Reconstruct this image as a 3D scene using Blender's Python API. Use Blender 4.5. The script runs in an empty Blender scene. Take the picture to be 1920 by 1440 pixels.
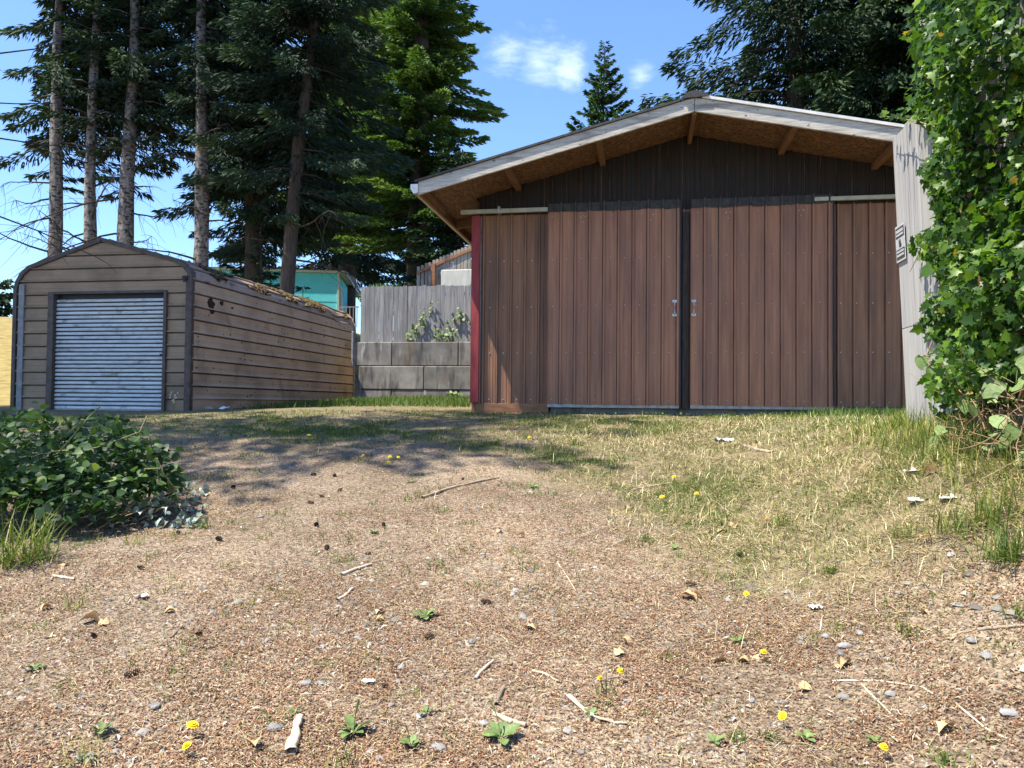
import bpy, bmesh, math, random
import numpy as np
from mathutils import Vector, Matrix

# ------------------------------------------------------------------ camera, world, sun, exposure
SC = bpy.context.scene
COL = SC.collection
F = 1440.0
TH = math.radians(9.8); PI = math.pi
PIT = math.atan(37.7 / F); ROL = math.atan(.0095)
_fh = np.array([-math.sin(TH), math.cos(TH), 0]); _r0 = np.array([math.cos(TH), math.sin(TH), 0]); _z = np.array([0, 0, 1.])
FW = _fh * math.cos(PIT) + _z * math.sin(PIT); _u0 = -_fh * math.sin(PIT) + _z * math.cos(PIT)
RT = _r0 * math.cos(ROL) + _u0 * math.sin(ROL); UP = -_r0 * math.sin(ROL) + _u0 * math.cos(ROL)
cam = bpy.data.cameras.new('camera'); camo = bpy.data.objects.new('camera', cam); COL.objects.link(camo)
m = Matrix.Identity(4)
for i in range(3):
    m[i][0] = RT[i]; m[i][1] = UP[i]; m[i][2] = -FW[i]
camo.matrix_world = m
cam.sensor_width = 36; cam.lens = F / 1920 * 36; cam.clip_start = .05; cam.clip_end = 2000
SC.camera = camo

SUN = Vector((-.40, -.245, .885)).normalized()          # towards the sun
EL = math.asin(SUN.z); AZ = math.atan2(SUN.x, SUN.y)
sl = bpy.data.lights.new('sun', 'SUN'); so = bpy.data.objects.new('sun', sl); COL.objects.link(so)
sl.energy = 5.0; sl.angle = math.radians(.53); sl.color = (1, .93, .80)
so.rotation_euler = SUN.to_track_quat('Z', 'Y').to_euler(); so.location = (-20, -12, 45)

W = bpy.data.worlds.new('World'); SC.world = W; W.use_nodes = True
nt = W.node_tree; N = nt.nodes; L = nt.links
bg = N['Background']
sky = N.new('ShaderNodeTexSky'); sky.sky_type = 'NISHITA'; sky.sun_disc = False
sky.sun_elevation = EL; sky.sun_rotation = AZ; sky.air_density = 1.0; sky.dust_density = .35; sky.ozone_density = 3.2; sky.altitude = 100
tc = N.new('ShaderNodeTexCoord')
mp = N.new('ShaderNodeMapping'); mp.inputs['Scale'].default_value = (1, 1, 2.2); mp.inputs['Location'].default_value = (.35, .1, .2)
nz = N.new('ShaderNodeTexNoise'); nz.inputs['Scale'].default_value = 9; nz.inputs['Detail'].default_value = 9; nz.inputs['Roughness'].default_value = .62; nz.inputs['Distortion'].default_value = .35
L.new(tc.outputs['Generated'], mp.inputs[0]); L.new(mp.outputs[0], nz.inputs[0])
# one wispy cloud bank above the roof, plus thin ones all round
def dirmask(d, width):
    dn = N.new('ShaderNodeVectorMath'); dn.operation = 'DISTANCE'; dn.inputs[1].default_value = d
    L.new(tc.outputs['Generated'], dn.inputs[0])
    mr = N.new('ShaderNodeMapRange'); mr.inputs[1].default_value = 0; mr.inputs[2].default_value = width; mr.inputs[3].default_value = 1; mr.inputs[4].default_value = 0
    L.new(dn.outputs['Value'], mr.inputs[0]); return mr.outputs[0]
def ray(px, py):
    return FW + RT * ((px - 960) / F) + UP * ((720 - py) / F)
def nrm(v): return tuple(np.array(v) / np.linalg.norm(v))
ms = [dirmask(nrm(ray(x, y)), w) for x, y, w in ((955, 100, .06), (1010, 120, .07), (1065, 128, .05), (1200, 140, .035))]
acc = ms[0]
for q in ms[1:]:
    mx = N.new('ShaderNodeMath'); mx.operation = 'MAXIMUM'; L.new(acc, mx.inputs[0]); L.new(q, mx.inputs[1]); acc = mx.outputs[0]
ad = N.new('ShaderNodeMath'); ad.operation = 'MULTIPLY_ADD'; ad.inputs[1].default_value = .40; L.new(acc, ad.inputs[0]); L.new(nz.outputs['Fac'], ad.inputs[2])
cr = N.new('ShaderNodeMapRange'); cr.inputs[1].default_value = .66; cr.inputs[2].default_value = 1.02; cr.inputs[3].default_value = 0; cr.inputs[4].default_value = .5
cr.interpolation_type = 'SMOOTHSTEP'
L.new(ad.outputs[0], cr.inputs[0])
tint = N.new('ShaderNodeMix'); tint.data_type = 'RGBA'; tint.blend_type = 'MULTIPLY'; tint.inputs[0].default_value = 1; tint.inputs[7].default_value = (.84, .98, 1.17, 1)
L.new(sky.outputs[0], tint.inputs[6])
mixc = N.new('ShaderNodeMix'); mixc.data_type = 'RGBA'; mixc.inputs[7].default_value = (6.2, 6.9, 8.2, 1)
L.new(cr.outputs[0], mixc.inputs[0]); L.new(tint.outputs[2], mixc.inputs[6]); L.new(mixc.outputs[2], bg.inputs[0])
bg.inputs[1].default_value = .125

SC.view_settings.view_transform = 'Standard'; SC.view_settings.look = 'None'; SC.view_settings.gamma = 1
SC.view_settings.use_curve_mapping = False
SC.view_settings.exposure = 1.1
SC.render.engine = 'CYCLES'
SC.cycles.max_bounces = 6; SC.cycles.diffuse_bounces = 4; SC.cycles.transparent_max_bounces = 6

# ------------------------------------------------------------------ helpers
RNG = np.random.default_rng(7)
random.seed(7)
ORG = {}
def org(o): return ORG.get(o.name, np.zeros(3)) if o else np.zeros(3)
def link(o, parent=None):
    COL.objects.link(o)
    if parent: o.parent = parent
def thing(name, label, cat, loc, group=None):
    o = bpy.data.objects.new(name, None); COL.objects.link(o); o.location = loc; o.empty_display_size = .2
    ORG[o.name] = np.array(loc, float); return tag(o, label, cat, group)
def tag(o, label, cat, group=None):
    o['label'] = label; o['category'] = cat
    if group: o['group'] = group
    return o
def kind(o, k): o['kind'] = k; return o
def npmesh(name, V, Fc, mat, var=None, smooth=False):
    V = np.asarray(V, np.float32); Fc = np.asarray(Fc, np.int32); k = Fc.shape[1]
    me = bpy.data.meshes.new(name)
    me.vertices.add(len(V)); me.vertices.foreach_set('co', V.ravel())
    me.loops.add(Fc.size); me.loops.foreach_set('vertex_index', Fc.ravel())
    me.polygons.add(len(Fc)); me.polygons.foreach_set('loop_start', np.arange(0, Fc.size, k, dtype=np.int32))
    me.polygons.foreach_set('loop_total', np.full(len(Fc), k, np.int32))
    if smooth: me.polygons.foreach_set('use_smooth', np.ones(len(Fc), bool))
    me.update(calc_edges=True)
    if var is not None:
        a = me.attributes.new('var', 'FLOAT', 'POINT'); a.data.foreach_set('value', np.asarray(var, np.float32))
    for q in (mat if isinstance(mat, (list, tuple)) else [mat]): me.materials.append(q)
    return me
def npobj(name, V, Fc, mat, parent=None, var=None, smooth=False, root=None):
    o0 = org(root or parent)
    me = npmesh(name, np.asarray(V, float) - o0, Fc, mat, var, smooth)
    o = bpy.data.objects.new(name, me); link(o, parent); ORG[o.name] = o0; return o

class MB:
    def __init__(s): s.v = []; s.f = []; s.mi = []
    def add(s, vs, fs, mi=0):
        b = len(s.v); s.v += [tuple(map(float, p)) for p in vs]; s.f += [tuple(b + i for i in f) for f in fs]; s.mi += [mi] * len(fs); return s
    def box(s, x0, x1, y0, y1, z0, z1, mi=0):
        return s.add([(x0,y0,z0),(x1,y0,z0),(x1,y1,z0),(x0,y1,z0),(x0,y0,z1),(x1,y0,z1),(x1,y1,z1),(x0,y1,z1)],
                     [(0,3,2,1),(4,5,6,7),(0,1,5,4),(1,2,6,5),(2,3,7,6),(3,0,4,7)], mi)
    def hexa(s, p, mi=0):       # 8 points, same order as box
        return s.add(p, [(0,3,2,1),(4,5,6,7),(0,1,5,4),(1,2,6,5),(2,3,7,6),(3,0,4,7)], mi)
    def prism(s, poly, y0, y1, mi=0):   # poly in (x,z), extruded along y
        n = len(poly)
        return s.add([(x, y0, z) for x, z in poly] + [(x, y1, z) for x, z in poly],
                     [tuple(range(n)), tuple(range(2*n-1, n-1, -1))] + [(i, n+i, n+(i+1)%n, (i+1)%n) for i in range(n)], mi)
    def strip(s, A, B, mi=0, closed=False):   # quads between two polylines
        n = len(A); k = n if closed else n-1
        return s.add(list(A) + list(B), [(i, (i+1)%n, n+(i+1)%n, n+i) for i in range(k)], mi)
    def tube(s, pts, rad, n=6, mi=0):
        V, Fs = tube_np(pts, rad, n); return s.add(V, [tuple(f) for f in Fs], mi)
    def build(s, name, mat, parent=None, smooth=False, bevel=0, root=None):
        o0 = org(root or parent)
        me = bpy.data.meshes.new(name)
        me.from_pydata([tuple(np.array(p) - o0) for p in s.v], [], s.f)
        ms_ = mat if isinstance(mat, (list, tuple)) else [mat]
        for q in ms_: me.materials.append(q)
        if len(ms_) > 1: me.polygons.foreach_set('material_index', s.mi)
        bm = bmesh.new(); bm.from_mesh(me)
        bmesh.ops.recalc_face_normals(bm, faces=bm.faces)
        if bevel:
            bmesh.ops.bevel(bm, geom=[e for e in bm.edges if len(e.link_faces) == 2 and e.calc_face_angle(0) > .5], offset=bevel, segments=1, affect='EDGES', profile=.5)
        bm.to_mesh(me); bm.free()
        if smooth: me.polygons.foreach_set('use_smooth', [True] * len(me.polygons))
        o = bpy.data.objects.new(name, me); link(o, parent); ORG[o.name] = o0; return o
def tube_np(pts, rad, n=6):
    P = np.array(pts, float); k = len(P); rad = np.broadcast_to(np.asarray(rad, float), (k,))
    T = np.gradient(P, axis=0); T /= np.linalg.norm(T, axis=1)[:, None] + 1e-9
    ref = np.array([0, 0, 1.]) if abs(T[:, 2]).mean() < .8 else np.array([1., 0, 0])
    A = np.cross(T, ref); A /= np.linalg.norm(A, axis=1)[:, None] + 1e-9
    B = np.cross(A, T)
    an = np.arange(n) * 2 * PI / n
    V = (P[:, None] + rad[:, None, None] * (np.cos(an)[None, :, None] * A[:, None] + np.sin(an)[None, :, None] * B[:, None])).reshape(-1, 3)
    Fs = []
    for i in range(k-1):
        for j in range(n): Fs.append((i*n+j, i*n+(j+1)%n, (i+1)*n+(j+1)%n, (i+1)*n+j))
    return V, np.array(Fs)
class TB:                      # many tubes in one mesh
    def __init__(s): s.V = []; s.F = []; s.n = 0
    def add(s, pts, rad, n=4):
        V, Fs = tube_np(pts, rad, n); s.V.append(V); s.F.append(Fs + s.n); s.n += len(V)
    def build(s, name, mat, parent=None, root=None): return npobj(name, np.concatenate(s.V), np.concatenate(s.F), mat, parent, smooth=True, root=root)

# value noise
def _h(ix, iy, s):
    n = (ix.astype(np.int64) * 374761393 + iy.astype(np.int64) * 668265263 + s * 1442695041) & 0x7fffffff
    n = ((n ^ (n >> 13)) * 1274126177) & 0x7fffffff
    return ((n ^ (n >> 16)) & 0xffff) / 65535.
def noise(x, y, s=0):
    x = np.asarray(x, float); y = np.asarray(y, float)
    ix = np.floor(x).astype(np.int64); iy = np.floor(y).astype(np.int64); fx = x - ix; fy = y - iy
    fx = fx*fx*(3-2*fx); fy = fy*fy*(3-2*fy)
    return (_h(ix,iy,s)*(1-fx)+_h(ix+1,iy,s)*fx)*(1-fy)+(_h(ix,iy+1,s)*(1-fx)+_h(ix+1,iy+1,s)*fx)*fy
def fbm(x, y, s=0, o=4):
    t = 0; a = .5
    for i in range(o): t = t + a*noise(np.asarray(x)*2**i, np.asarray(y)*2**i, s+i*17); a *= .5
    return t / (1-.5**o)
def sst(a, b, x):
    t = np.clip((np.asarray(x, float)-a)/(b-a), 0, 1); return t*t*(3-2*t)

# ------------------------------------------------------------------ materials
def newmat(name):
    m = bpy.data.materials.new(name); m.use_nodes = True
    return m, m.node_tree.nodes, m.node_tree.links, m.node_tree.nodes['Principled BSDF']
def ramp(N, stops):
    r = N.new('ShaderNodeValToRGB'); e = r.color_ramp.elements
    while len(e) < len(stops): e.new(.5)
    for q, (p, c) in zip(e, stops): q.position = p; q.color = (*c, 1)
    return r
def mat(name, stops, scale=8, stretch=(1,1,1), rough=.8, detail=6, bump=.3, bscale=None, metal=0, mot=None, spec=.3, rnd=0, dist=.01, lac=.6):
    """noise-driven colour ramp on object coords; mot=(color, scale, lo, hi, stretch) adds worn blotches; rnd varies per object"""
    m, N, L, B = newmat(name)
    tc = N.new('ShaderNodeTexCoord'); mp = N.new('ShaderNodeMapping'); mp.inputs['Scale'].default_value = stretch
    L.new(tc.outputs['Object'], mp.inputs[0])
    oi = None
    if rnd:
        oi = N.new('ShaderNodeObjectInfo'); sc = N.new('ShaderNodeMath'); sc.operation = 'MULTIPLY'; sc.inputs[1].default_value = 37
        L.new(oi.outputs['Random'], sc.inputs[0]); L.new(sc.outputs[0], mp.inputs['Location'])
    n = N.new('ShaderNodeTexNoise'); n.inputs['Scale'].default_value = scale; n.inputs['Detail'].default_value = detail; n.inputs['Roughness'].default_value = lac
    L.new(mp.outputs[0], n.inputs[0])
    r = ramp(N, stops); L.new(n.outputs['Fac'], r.inputs[0]); col = r.outputs[0]
    if mot:
        for q in (mot if isinstance(mot, list) else [mot]):
            c, s, lo, hi, st = q
            mp2 = N.new('ShaderNodeMapping'); mp2.inputs['Scale'].default_value = st; L.new(tc.outputs['Object'], mp2.inputs[0])
            if oi: L.new(sc.outputs[0], mp2.inputs['Location'])
            n2 = N.new('ShaderNodeTexNoise'); n2.inputs['Scale'].default_value = s; n2.inputs['Detail'].default_value = 5; L.new(mp2.outputs[0], n2.inputs[0])
            mr = N.new('ShaderNodeMapRange'); mr.inputs[1].default_value = lo; mr.inputs[2].default_value = hi; L.new(n2.outputs['Fac'], mr.inputs[0])
            mx = N.new('ShaderNodeMix'); mx.data_type = 'RGBA'; mx.inputs[7].default_value = (*c, 1)
            L.new(mr.outputs[0], mx.inputs[0]); L.new(col, mx.inputs[6]); col = mx.outputs[2]
    if rnd:
        hs = N.new('ShaderNodeHueSaturation'); mr = N.new('ShaderNodeMapRange'); mr.inputs[3].default_value = 1-rnd; mr.inputs[4].default_value = 1+rnd
        L.new(oi.outputs['Random'], mr.inputs[0]); L.new(mr.outputs[0], hs.inputs['Value']); L.new(col, hs.inputs['Color']); col = hs.outputs[0]
    L.new(col, B.inputs['Base Color']); B.inputs['Roughness'].default_value = rough; B.inputs['Metallic'].default_value = metal
    B.inputs['Specular IOR Level'].default_value = spec
    if bump:
        b = N.new('ShaderNodeBump'); b.inputs['Strength'].default_value = bump; b.inputs['Distance'].default_value = dist
        if bscale:
            n3 = N.new('ShaderNodeTexNoise'); n3.inputs['Scale'].default_value = bscale; n3.inputs['Detail'].default_value = 4; L.new(mp.outputs[0], n3.inputs[0]); L.new(n3.outputs['Fac'], b.inputs['Height'])
        else: L.new(n.outputs['Fac'], b.inputs['Height'])
        L.new(b.outputs[0], B.inputs['Normal'])
    return m
def varmat(name, stops, rough=.7, trans=None, tfac=.35, rnd=False, spec=.25):
    """colour from the 'var' attribute (per leaf or per blade), or per-object random"""
    m, N, L, B = newmat(name)
    if rnd: a = N.new('ShaderNodeObjectInfo'); f = a.outputs['Random']
    else: a = N.new('ShaderNodeAttribute'); a.attribute_name = 'var'; f = a.outputs['Fac']
    r = ramp(N, stops); L.new(f, r.inputs[0]); L.new(r.outputs[0], B.inputs['Base Color'])
    B.inputs['Roughness'].default_value = rough; B.inputs['Specular IOR Level'].default_value = spec
    if trans:
        t = N.new('ShaderNodeBsdfTranslucent'); x = N.new('ShaderNodeMixShader'); x.inputs[0].default_value = tfac
        mm = N.new('ShaderNodeMix'); mm.data_type = 'RGBA'; mm.blend_type = 'MULTIPLY'; mm.inputs[0].default_value = 1; mm.inputs[7].default_value = (*trans, 1)
        L.new(r.outputs[0], mm.inputs[6]); L.new(mm.outputs[2], t.inputs[0])
        L.new(B.outputs[0], x.inputs[1]); L.new(t.outputs[0], x.inputs[2])
        L.new(x.outputs[0], N['Material Output'].inputs[0])
    return m
M = {}
brown = [(.3, (.25,.112,.064)), (.5, (.32,.146,.084)), (.7, (.38,.18,.104))]
M['door'] = mat('brown_metal', brown, 3, (5,5,.32), .55, 8, .12, 60, mot=[((.20,.105,.07), 1.3, .5, .82, (2,2,.5)), ((.46,.22,.11), 1.6, .55, .85, (2.5,2.5,.25))], spec=.35, dist=.003, rnd=.06)
M['ribshade'] = mat('rib_side_shade', [(.35,(.035,.022,.018)),(.6,(.12,.07,.05)),(.8,(.2,.11,.075))], 7, (1,1,.5), .8, 5, 0)  # dark strip beside each barn rib, painting in the shade of its side
M['wallm'] = mat('shaded_grimy_brown_metal', [(.3,(.016,.0115,.009)),(.7,(.029,.021,.0165))], 3, (5,5,.3), .65, 8, .12, 60, mot=((.02,.017,.016), 2, .5, .75, (2,2,.5)), dist=.003)  # gable sheets: eave shadow put into the colour, along with grime
M['lowm'] = mat('weathered_brown_metal', [(.3,(.19,.09,.05)),(.7,(.32,.155,.085))], 3, (5,5,.3), .6, 8, .12, 60, mot=((.13,.075,.05), 1.2, .5, .8, (2,2,.5)), dist=.003)
M['darkcap'] = mat('dark_flashing', [(.3,(.03,.03,.03)),(.7,(.075,.07,.066))], 12, rough=.8, bump=.2)
M['black'] = mat('black_trim', [(.3,(.012,.012,.016)),(.7,(.03,.03,.035))], 12, rough=.5, bump=.1)
M['rail'] = mat('galvanised_rail', [(.3,(.2,.2,.2)),(.7,(.38,.38,.37))], 10, rough=.45, metal=.4, bump=.1, mot=((.16,.1,.06), 9, .6, .75, (1,1,1)))
M['track'] = mat('pale_green_track', [(.3,(.33,.33,.27)),(.7,(.48,.48,.40))], 8, rough=.6, bump=.1, mot=((.12,.1,.08), 12, .62, .8, (1,1,1)))
M['red'] = mat('red_paint', [(.3,(.21,.028,.03)),(.7,(.31,.05,.048))], 5, (3,3,.6), .6, bump=.15, mot=((.12,.03,.03), 4, .58, .8, (3,3,.6)))
M['fascia'] = mat('weathered_white_board', [(.25,(.26,.235,.20)),(.5,(.45,.41,.35)),(.75,(.58,.53,.46))], 7, (.5,4,6), .85, bump=.35, mot=[((.1,.09,.085), 20, .64, .72, (.6,1,1.5)), ((.20,.175,.15), 3, .5, .7, (.5,1,3))], dist=.006)
M['osb'] = None
M['lumber'] = mat('brown_lumber', [(.3,(.12,.06,.032)),(.7,(.24,.13,.07))], 6, (6,.6,6), .8, bump=.3)
M['roofing'] = mat('dark_roofing', [(.3,(.03,.03,.032)),(.7,(.08,.075,.07))], 30, rough=.9, bump=.4)
M['drip'] = mat('pale_drip_edge', [(.3,(.5,.48,.45)),(.7,(.7,.68,.65))], 6, rough=.5, bump=.05)
M['gutter'] = mat('cream_gutter', [(.3,(.42,.39,.31)),(.7,(.6,.57,.48))], 5, (1,.4,1), .5, bump=.1, mot=((.2,.15,.09), 5, .58, .75, (1,.5,1)))
M['oldpost'] = mat('dark_weathered_timber', [(.3,(.022,.016,.014)),(.7,(.06,.042,.034))], 8, (6,6,.5), .8, bump=.4, mot=((.25,.2,.17), 14, .7, .76, (4,4,.6)))
M['sill'] = mat('orange_stained_board', [(.3,(.17,.075,.035)),(.7,(.34,.17,.09))], 6, (.8,4,4), .8, bump=.3)
M['zinc'] = mat('zinc', [(.3,(.4,.4,.4)),(.7,(.62,.62,.61))], 20, rough=.4, metal=.6, bump=.05)
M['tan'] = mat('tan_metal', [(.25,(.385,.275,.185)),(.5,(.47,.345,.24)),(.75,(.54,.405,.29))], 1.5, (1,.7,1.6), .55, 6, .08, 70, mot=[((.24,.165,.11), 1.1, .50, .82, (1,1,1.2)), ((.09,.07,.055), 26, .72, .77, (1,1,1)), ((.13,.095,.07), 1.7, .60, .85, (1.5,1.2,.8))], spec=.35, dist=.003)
M['tanshade'] = mat('tan_metal_shaded', [(.25,(.24,.16,.098)),(.5,(.315,.212,.133)),(.75,(.38,.265,.172))], 1.5, (1,.7,1.6), .55, 6, .08, 70, mot=[((.13,.09,.06), 1.1, .50, .82, (1,1,1.2)), ((.09,.07,.055), 26, .72, .77, (1,1,1))], spec=.35, dist=.003)  # darker copy of the tan metal, with the shed front's shade in its colour
M['undershade'] = mat('rib_under_shade', [(.35,(.04,.03,.022)),(.6,(.10,.07,.048)),(.85,(.26,.18,.12))], 6, (1,.6,1), .8, 5, 0)  # shade under each shed rib, painted on as a dark line
M['tanroof'] = mat('mauve_tan_metal_roof', [(.25,(.30,.21,.16)),(.75,(.44,.34,.28))], 2.5, (3,.5,3), .5, 7, .1, 70, mot=((.07,.05,.035), 3, .56, .72, (2,1,2)), spec=.35, dist=.003)
M['shedtrim'] = mat('dark_brown_trim', [(.3,(.055,.038,.032)),(.7,(.115,.085,.072))], 8, rough=.5, bump=.1, mot=((.45,.4,.4), 18, .74, .79, (1,1,1)))
M['greytrim'] = mat('grey_trim', [(.3,(.16,.16,.17)),(.7,(.3,.3,.31))], 8, rough=.5, bump=.1)
M['roller'] = mat('grey_roller_door', [(.3,(.52,.53,.52)),(.7,(.74,.75,.74))], 3, (1,1,4), .5, 6, .1, 60, metal=.0, mot=[((.26,.25,.22), 9, .60, .78, (.6,1,5)), ((.2,.18,.15), 3, .58, .75, (1,1,1))], dist=.003, rnd=.06)
M['rust'] = mat('dark_rust_patch', [(.3,(.018,.012,.01)),(.7,(.05,.03,.02))], 20, rough=.95, bump=.4)
M['block'] = mat('concrete_block', [(.25,(.11,.105,.1)),(.5,(.2,.19,.175)),(.75,(.3,.285,.26))], 2.2, (1,1,1), .95, 8, .4, 30, mot=[((.055,.052,.05), 2.4, .52, .72, (2.4,1,.5)), ((.42,.4,.37), 3, .62, .75, (3,1,.4)), ((.2,.14,.09), 1.5, .6, .8, (1,1,1))], rnd=.2, dist=.008)
M['greywood'] = mat('grey_fence_wood', [(.25,(.12,.115,.115)),(.5,(.22,.212,.21)),(.75,(.33,.315,.30))], 5, (5,5,.35), .9, 8, .4, mot=[((.035,.03,.03), 12, .68, .74, (1.5,1.5,.8)), ((.16,.12,.09), 1.6, .6, .78, (3,3,.5)), ((.42,.38,.33), 2.2, .64, .76, (5,5,.3))], rnd=.16, dist=.004)
M['upperwood'] = mat('brown_grey_fence_wood', [(.25,(.16,.14,.125)),(.75,(.36,.32,.28))], 5, (5,5,.4), .9, 8, .35, rnd=.2)
M['redrail'] = mat('red_cedar_rail', [(.3,(.2,.08,.035)),(.7,(.33,.15,.07))], 6, (.7,4,4), .8, bump=.3)
M['palewood'] = mat('pale_weathered_boards', [(.2,(.215,.205,.20)),(.5,(.345,.335,.325)),(.8,(.45,.44,.425))], 4, (4,7,.22), .9, 9, .5, mot=[((.17,.155,.145), 3.2, .58, .72, (3,6,.16)), ((.06,.05,.05), 14, .72, .77, (1,2,.6)), ((.35,.34,.29), 1.4, .55, .8, (1,1,.5))], rnd=.06, dist=.006)
M['turq'] = mat('turquoise_siding', [(.3,(.12,.66,.72)),(.7,(.17,.74,.80))], 2, (1,1,3), .8, bump=.1)
M['cream'] = mat('cream_trim', [(.3,(.5,.5,.38)),(.7,(.64,.62,.5))], 4, rough=.7, bump=.1)
M['brownroof'] = mat('brown_house_roof', [(.3,(.14,.1,.075)),(.7,(.3,.23,.18))], 20, rough=.95, bump=.4)
M['bark'] = mat('lichen_grey_bark', [(.25,(.06,.05,.045)),(.5,(.18,.162,.15)),(.75,(.34,.32,.30))], 5, (2.2,2.2,1.1), .95, 9, .8, mot=[((.035,.03,.027), 5, .52, .6, (1.5,1.5,2.6)), ((.33,.32,.305), 2.5, .62, .72, (2,2,1))], dist=.03)
M['darkbark'] = mat('dark_bark', [(.25,(.03,.024,.02)),(.75,(.11,.09,.075))], 6, (3,3,.6), .95, 9, .8, dist=.03)
M['deadwood'] = mat('dead_branch_wood', [(.3,(.028,.023,.024)),(.7,(.065,.055,.052))], 10, rough=.95, bump=0)
M['palebranch'] = mat('bleached_branch', [(.3,(.2,.17,.14)),(.7,(.36,.33,.28))], 10, rough=.95, bump=0)
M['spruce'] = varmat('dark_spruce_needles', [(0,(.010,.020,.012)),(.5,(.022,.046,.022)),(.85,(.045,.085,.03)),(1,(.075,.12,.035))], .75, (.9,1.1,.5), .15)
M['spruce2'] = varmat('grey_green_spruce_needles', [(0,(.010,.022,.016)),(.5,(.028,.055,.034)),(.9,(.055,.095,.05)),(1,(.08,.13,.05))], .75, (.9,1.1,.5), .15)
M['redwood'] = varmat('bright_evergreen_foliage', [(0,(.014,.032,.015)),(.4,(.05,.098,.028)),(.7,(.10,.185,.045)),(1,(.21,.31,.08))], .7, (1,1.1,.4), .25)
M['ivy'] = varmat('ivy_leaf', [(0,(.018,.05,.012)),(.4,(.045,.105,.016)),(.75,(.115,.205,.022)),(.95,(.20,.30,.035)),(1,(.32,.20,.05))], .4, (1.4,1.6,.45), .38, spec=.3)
M['ivyo'] = varmat('ivy_leaf_single', [(0,(.018,.05,.012)),(.35,(.045,.105,.016)),(.75,(.115,.205,.022)),(.992,(.20,.30,.035)),(1,(.32,.20,.05))], .4, (1.4,1.6,.45), .38, rnd=True, spec=.3)
M['bramble'] = varmat('bramble_leaf', [(0,(.02,.048,.015)),(.6,(.048,.10,.025)),(1,(.10,.17,.04))], .5, (1.3,1.5,.5), .3, spec=.4)
M['brambleo'] = varmat('bramble_leaf_single', [(0,(.02,.048,.015)),(.6,(.048,.10,.025)),(.9,(.10,.17,.04)),(1,(.24,.30,.08))], .5, (1.3,1.5,.5), .3, rnd=True, spec=.4)
M['wilt'] = varmat('wilted_silvery_leaf', [(0,(.15,.19,.14)),(1,(.42,.46,.39))], .8, rnd=True)
M['cane'] = mat('green_bramble_cane', [(.3,(.10,.12,.04)),(.7,(.22,.2,.09))], 8, rough=.7, bump=0)
M['vine'] = mat('dry_vine_stem', [(.3,(.16,.10,.055)),(.7,(.36,.24,.14))], 8, rough=.9, bump=0)
M['grass'] = varmat('grass_blade', [(0,(.04,.085,.018)),(.45,(.095,.15,.028)),(.75,(.21,.24,.055)),(1,(.42,.36,.15))], .65, (1.2,1.3,.5), .3)
M['straw'] = varmat('dry_straw', [(0,(.23,.18,.085)),(.5,(.46,.38,.19)),(.85,(.62,.54,.30)),(1,(.72,.66,.44))], .8)
M['chips'] = varmat('needle_litter', [(0,(.065,.038,.024)),(.25,(.16,.085,.05)),(.5,(.30,.150,.080)),(.70,(.37,.25,.15)),(1,(.54,.45,.32))], .85)
M['flake'] = varmat('wood_flake', [(0,(.16,.12,.09)),(.5,(.36,.29,.22)),(1,(.58,.52,.44))], .9)
M['gravel'] = varmat('grey_gravel', [(0,(.11,.10,.09)),(.6,(.22,.205,.185)),(1,(.36,.335,.295))], .9)
M['stone'] = mat('grey_stone', [(.3,(.15,.145,.14)),(.7,(.3,.29,.28))], 18, rough=.9, bump=.3, rnd=.25)
M['cone'] = mat('dark_pine_cone', [(.3,(.022,.013,.01)),(.7,(.07,.042,.03))], 30, rough=.9, bump=.2, rnd=.3)
M['bleach'] = mat('bleached_wood', [(.3,(.38,.28,.18)),(.7,(.62,.53,.42))], 12, (1,1,1), .9, bump=.4, rnd=.2)
M['twig'] = mat('brown_twig', [(.3,(.17,.12,.08)),(.7,(.36,.29,.22))], 12, rough=.9, bump=.3, rnd=.25)
M['dryleaf'] = mat('dry_tan_leaf', [(.3,(.40,.24,.11)),(.7,(.62,.44,.24))], 10, rough=.8, bump=.2, rnd=.25)
M['yellow'] = mat('yellow_petal', [(.3,(.85,.62,.01)),(.7,(.95,.75,.02))], 10, rough=.6, bump=0)
M['orange'] = mat('orange_petal', [(.3,(.75,.40,.02)),(.7,(.9,.52,.03))], 10, rough=.6, bump=0)
M['stem'] = mat('weed_stem', [(.3,(.12,.16,.05)),(.7,(.24,.26,.1))], 10, rough=.7, bump=0)
M['weed'] = mat('weed_leaf', [(.3,(.085,.14,.038)),(.7,(.18,.25,.085))], 8, rough=.55, bump=.2, rnd=.25)
M['white'] = mat('white_plastic', [(.3,(.62,.62,.62)),(.7,(.82,.82,.82))], 10, rough=.6, bump=.1)
M['ink'] = mat('black_print', [(.3,(.03,.03,.03)),(.7,(.07,.07,.07))], 10, rough=.6, bump=0)
M['moss'] = varmat('moss_debris', [(0,(.035,.02,.011)),(.6,(.085,.055,.022)),(1,(.14,.12,.035))], .95)
M['field'] = None

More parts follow.
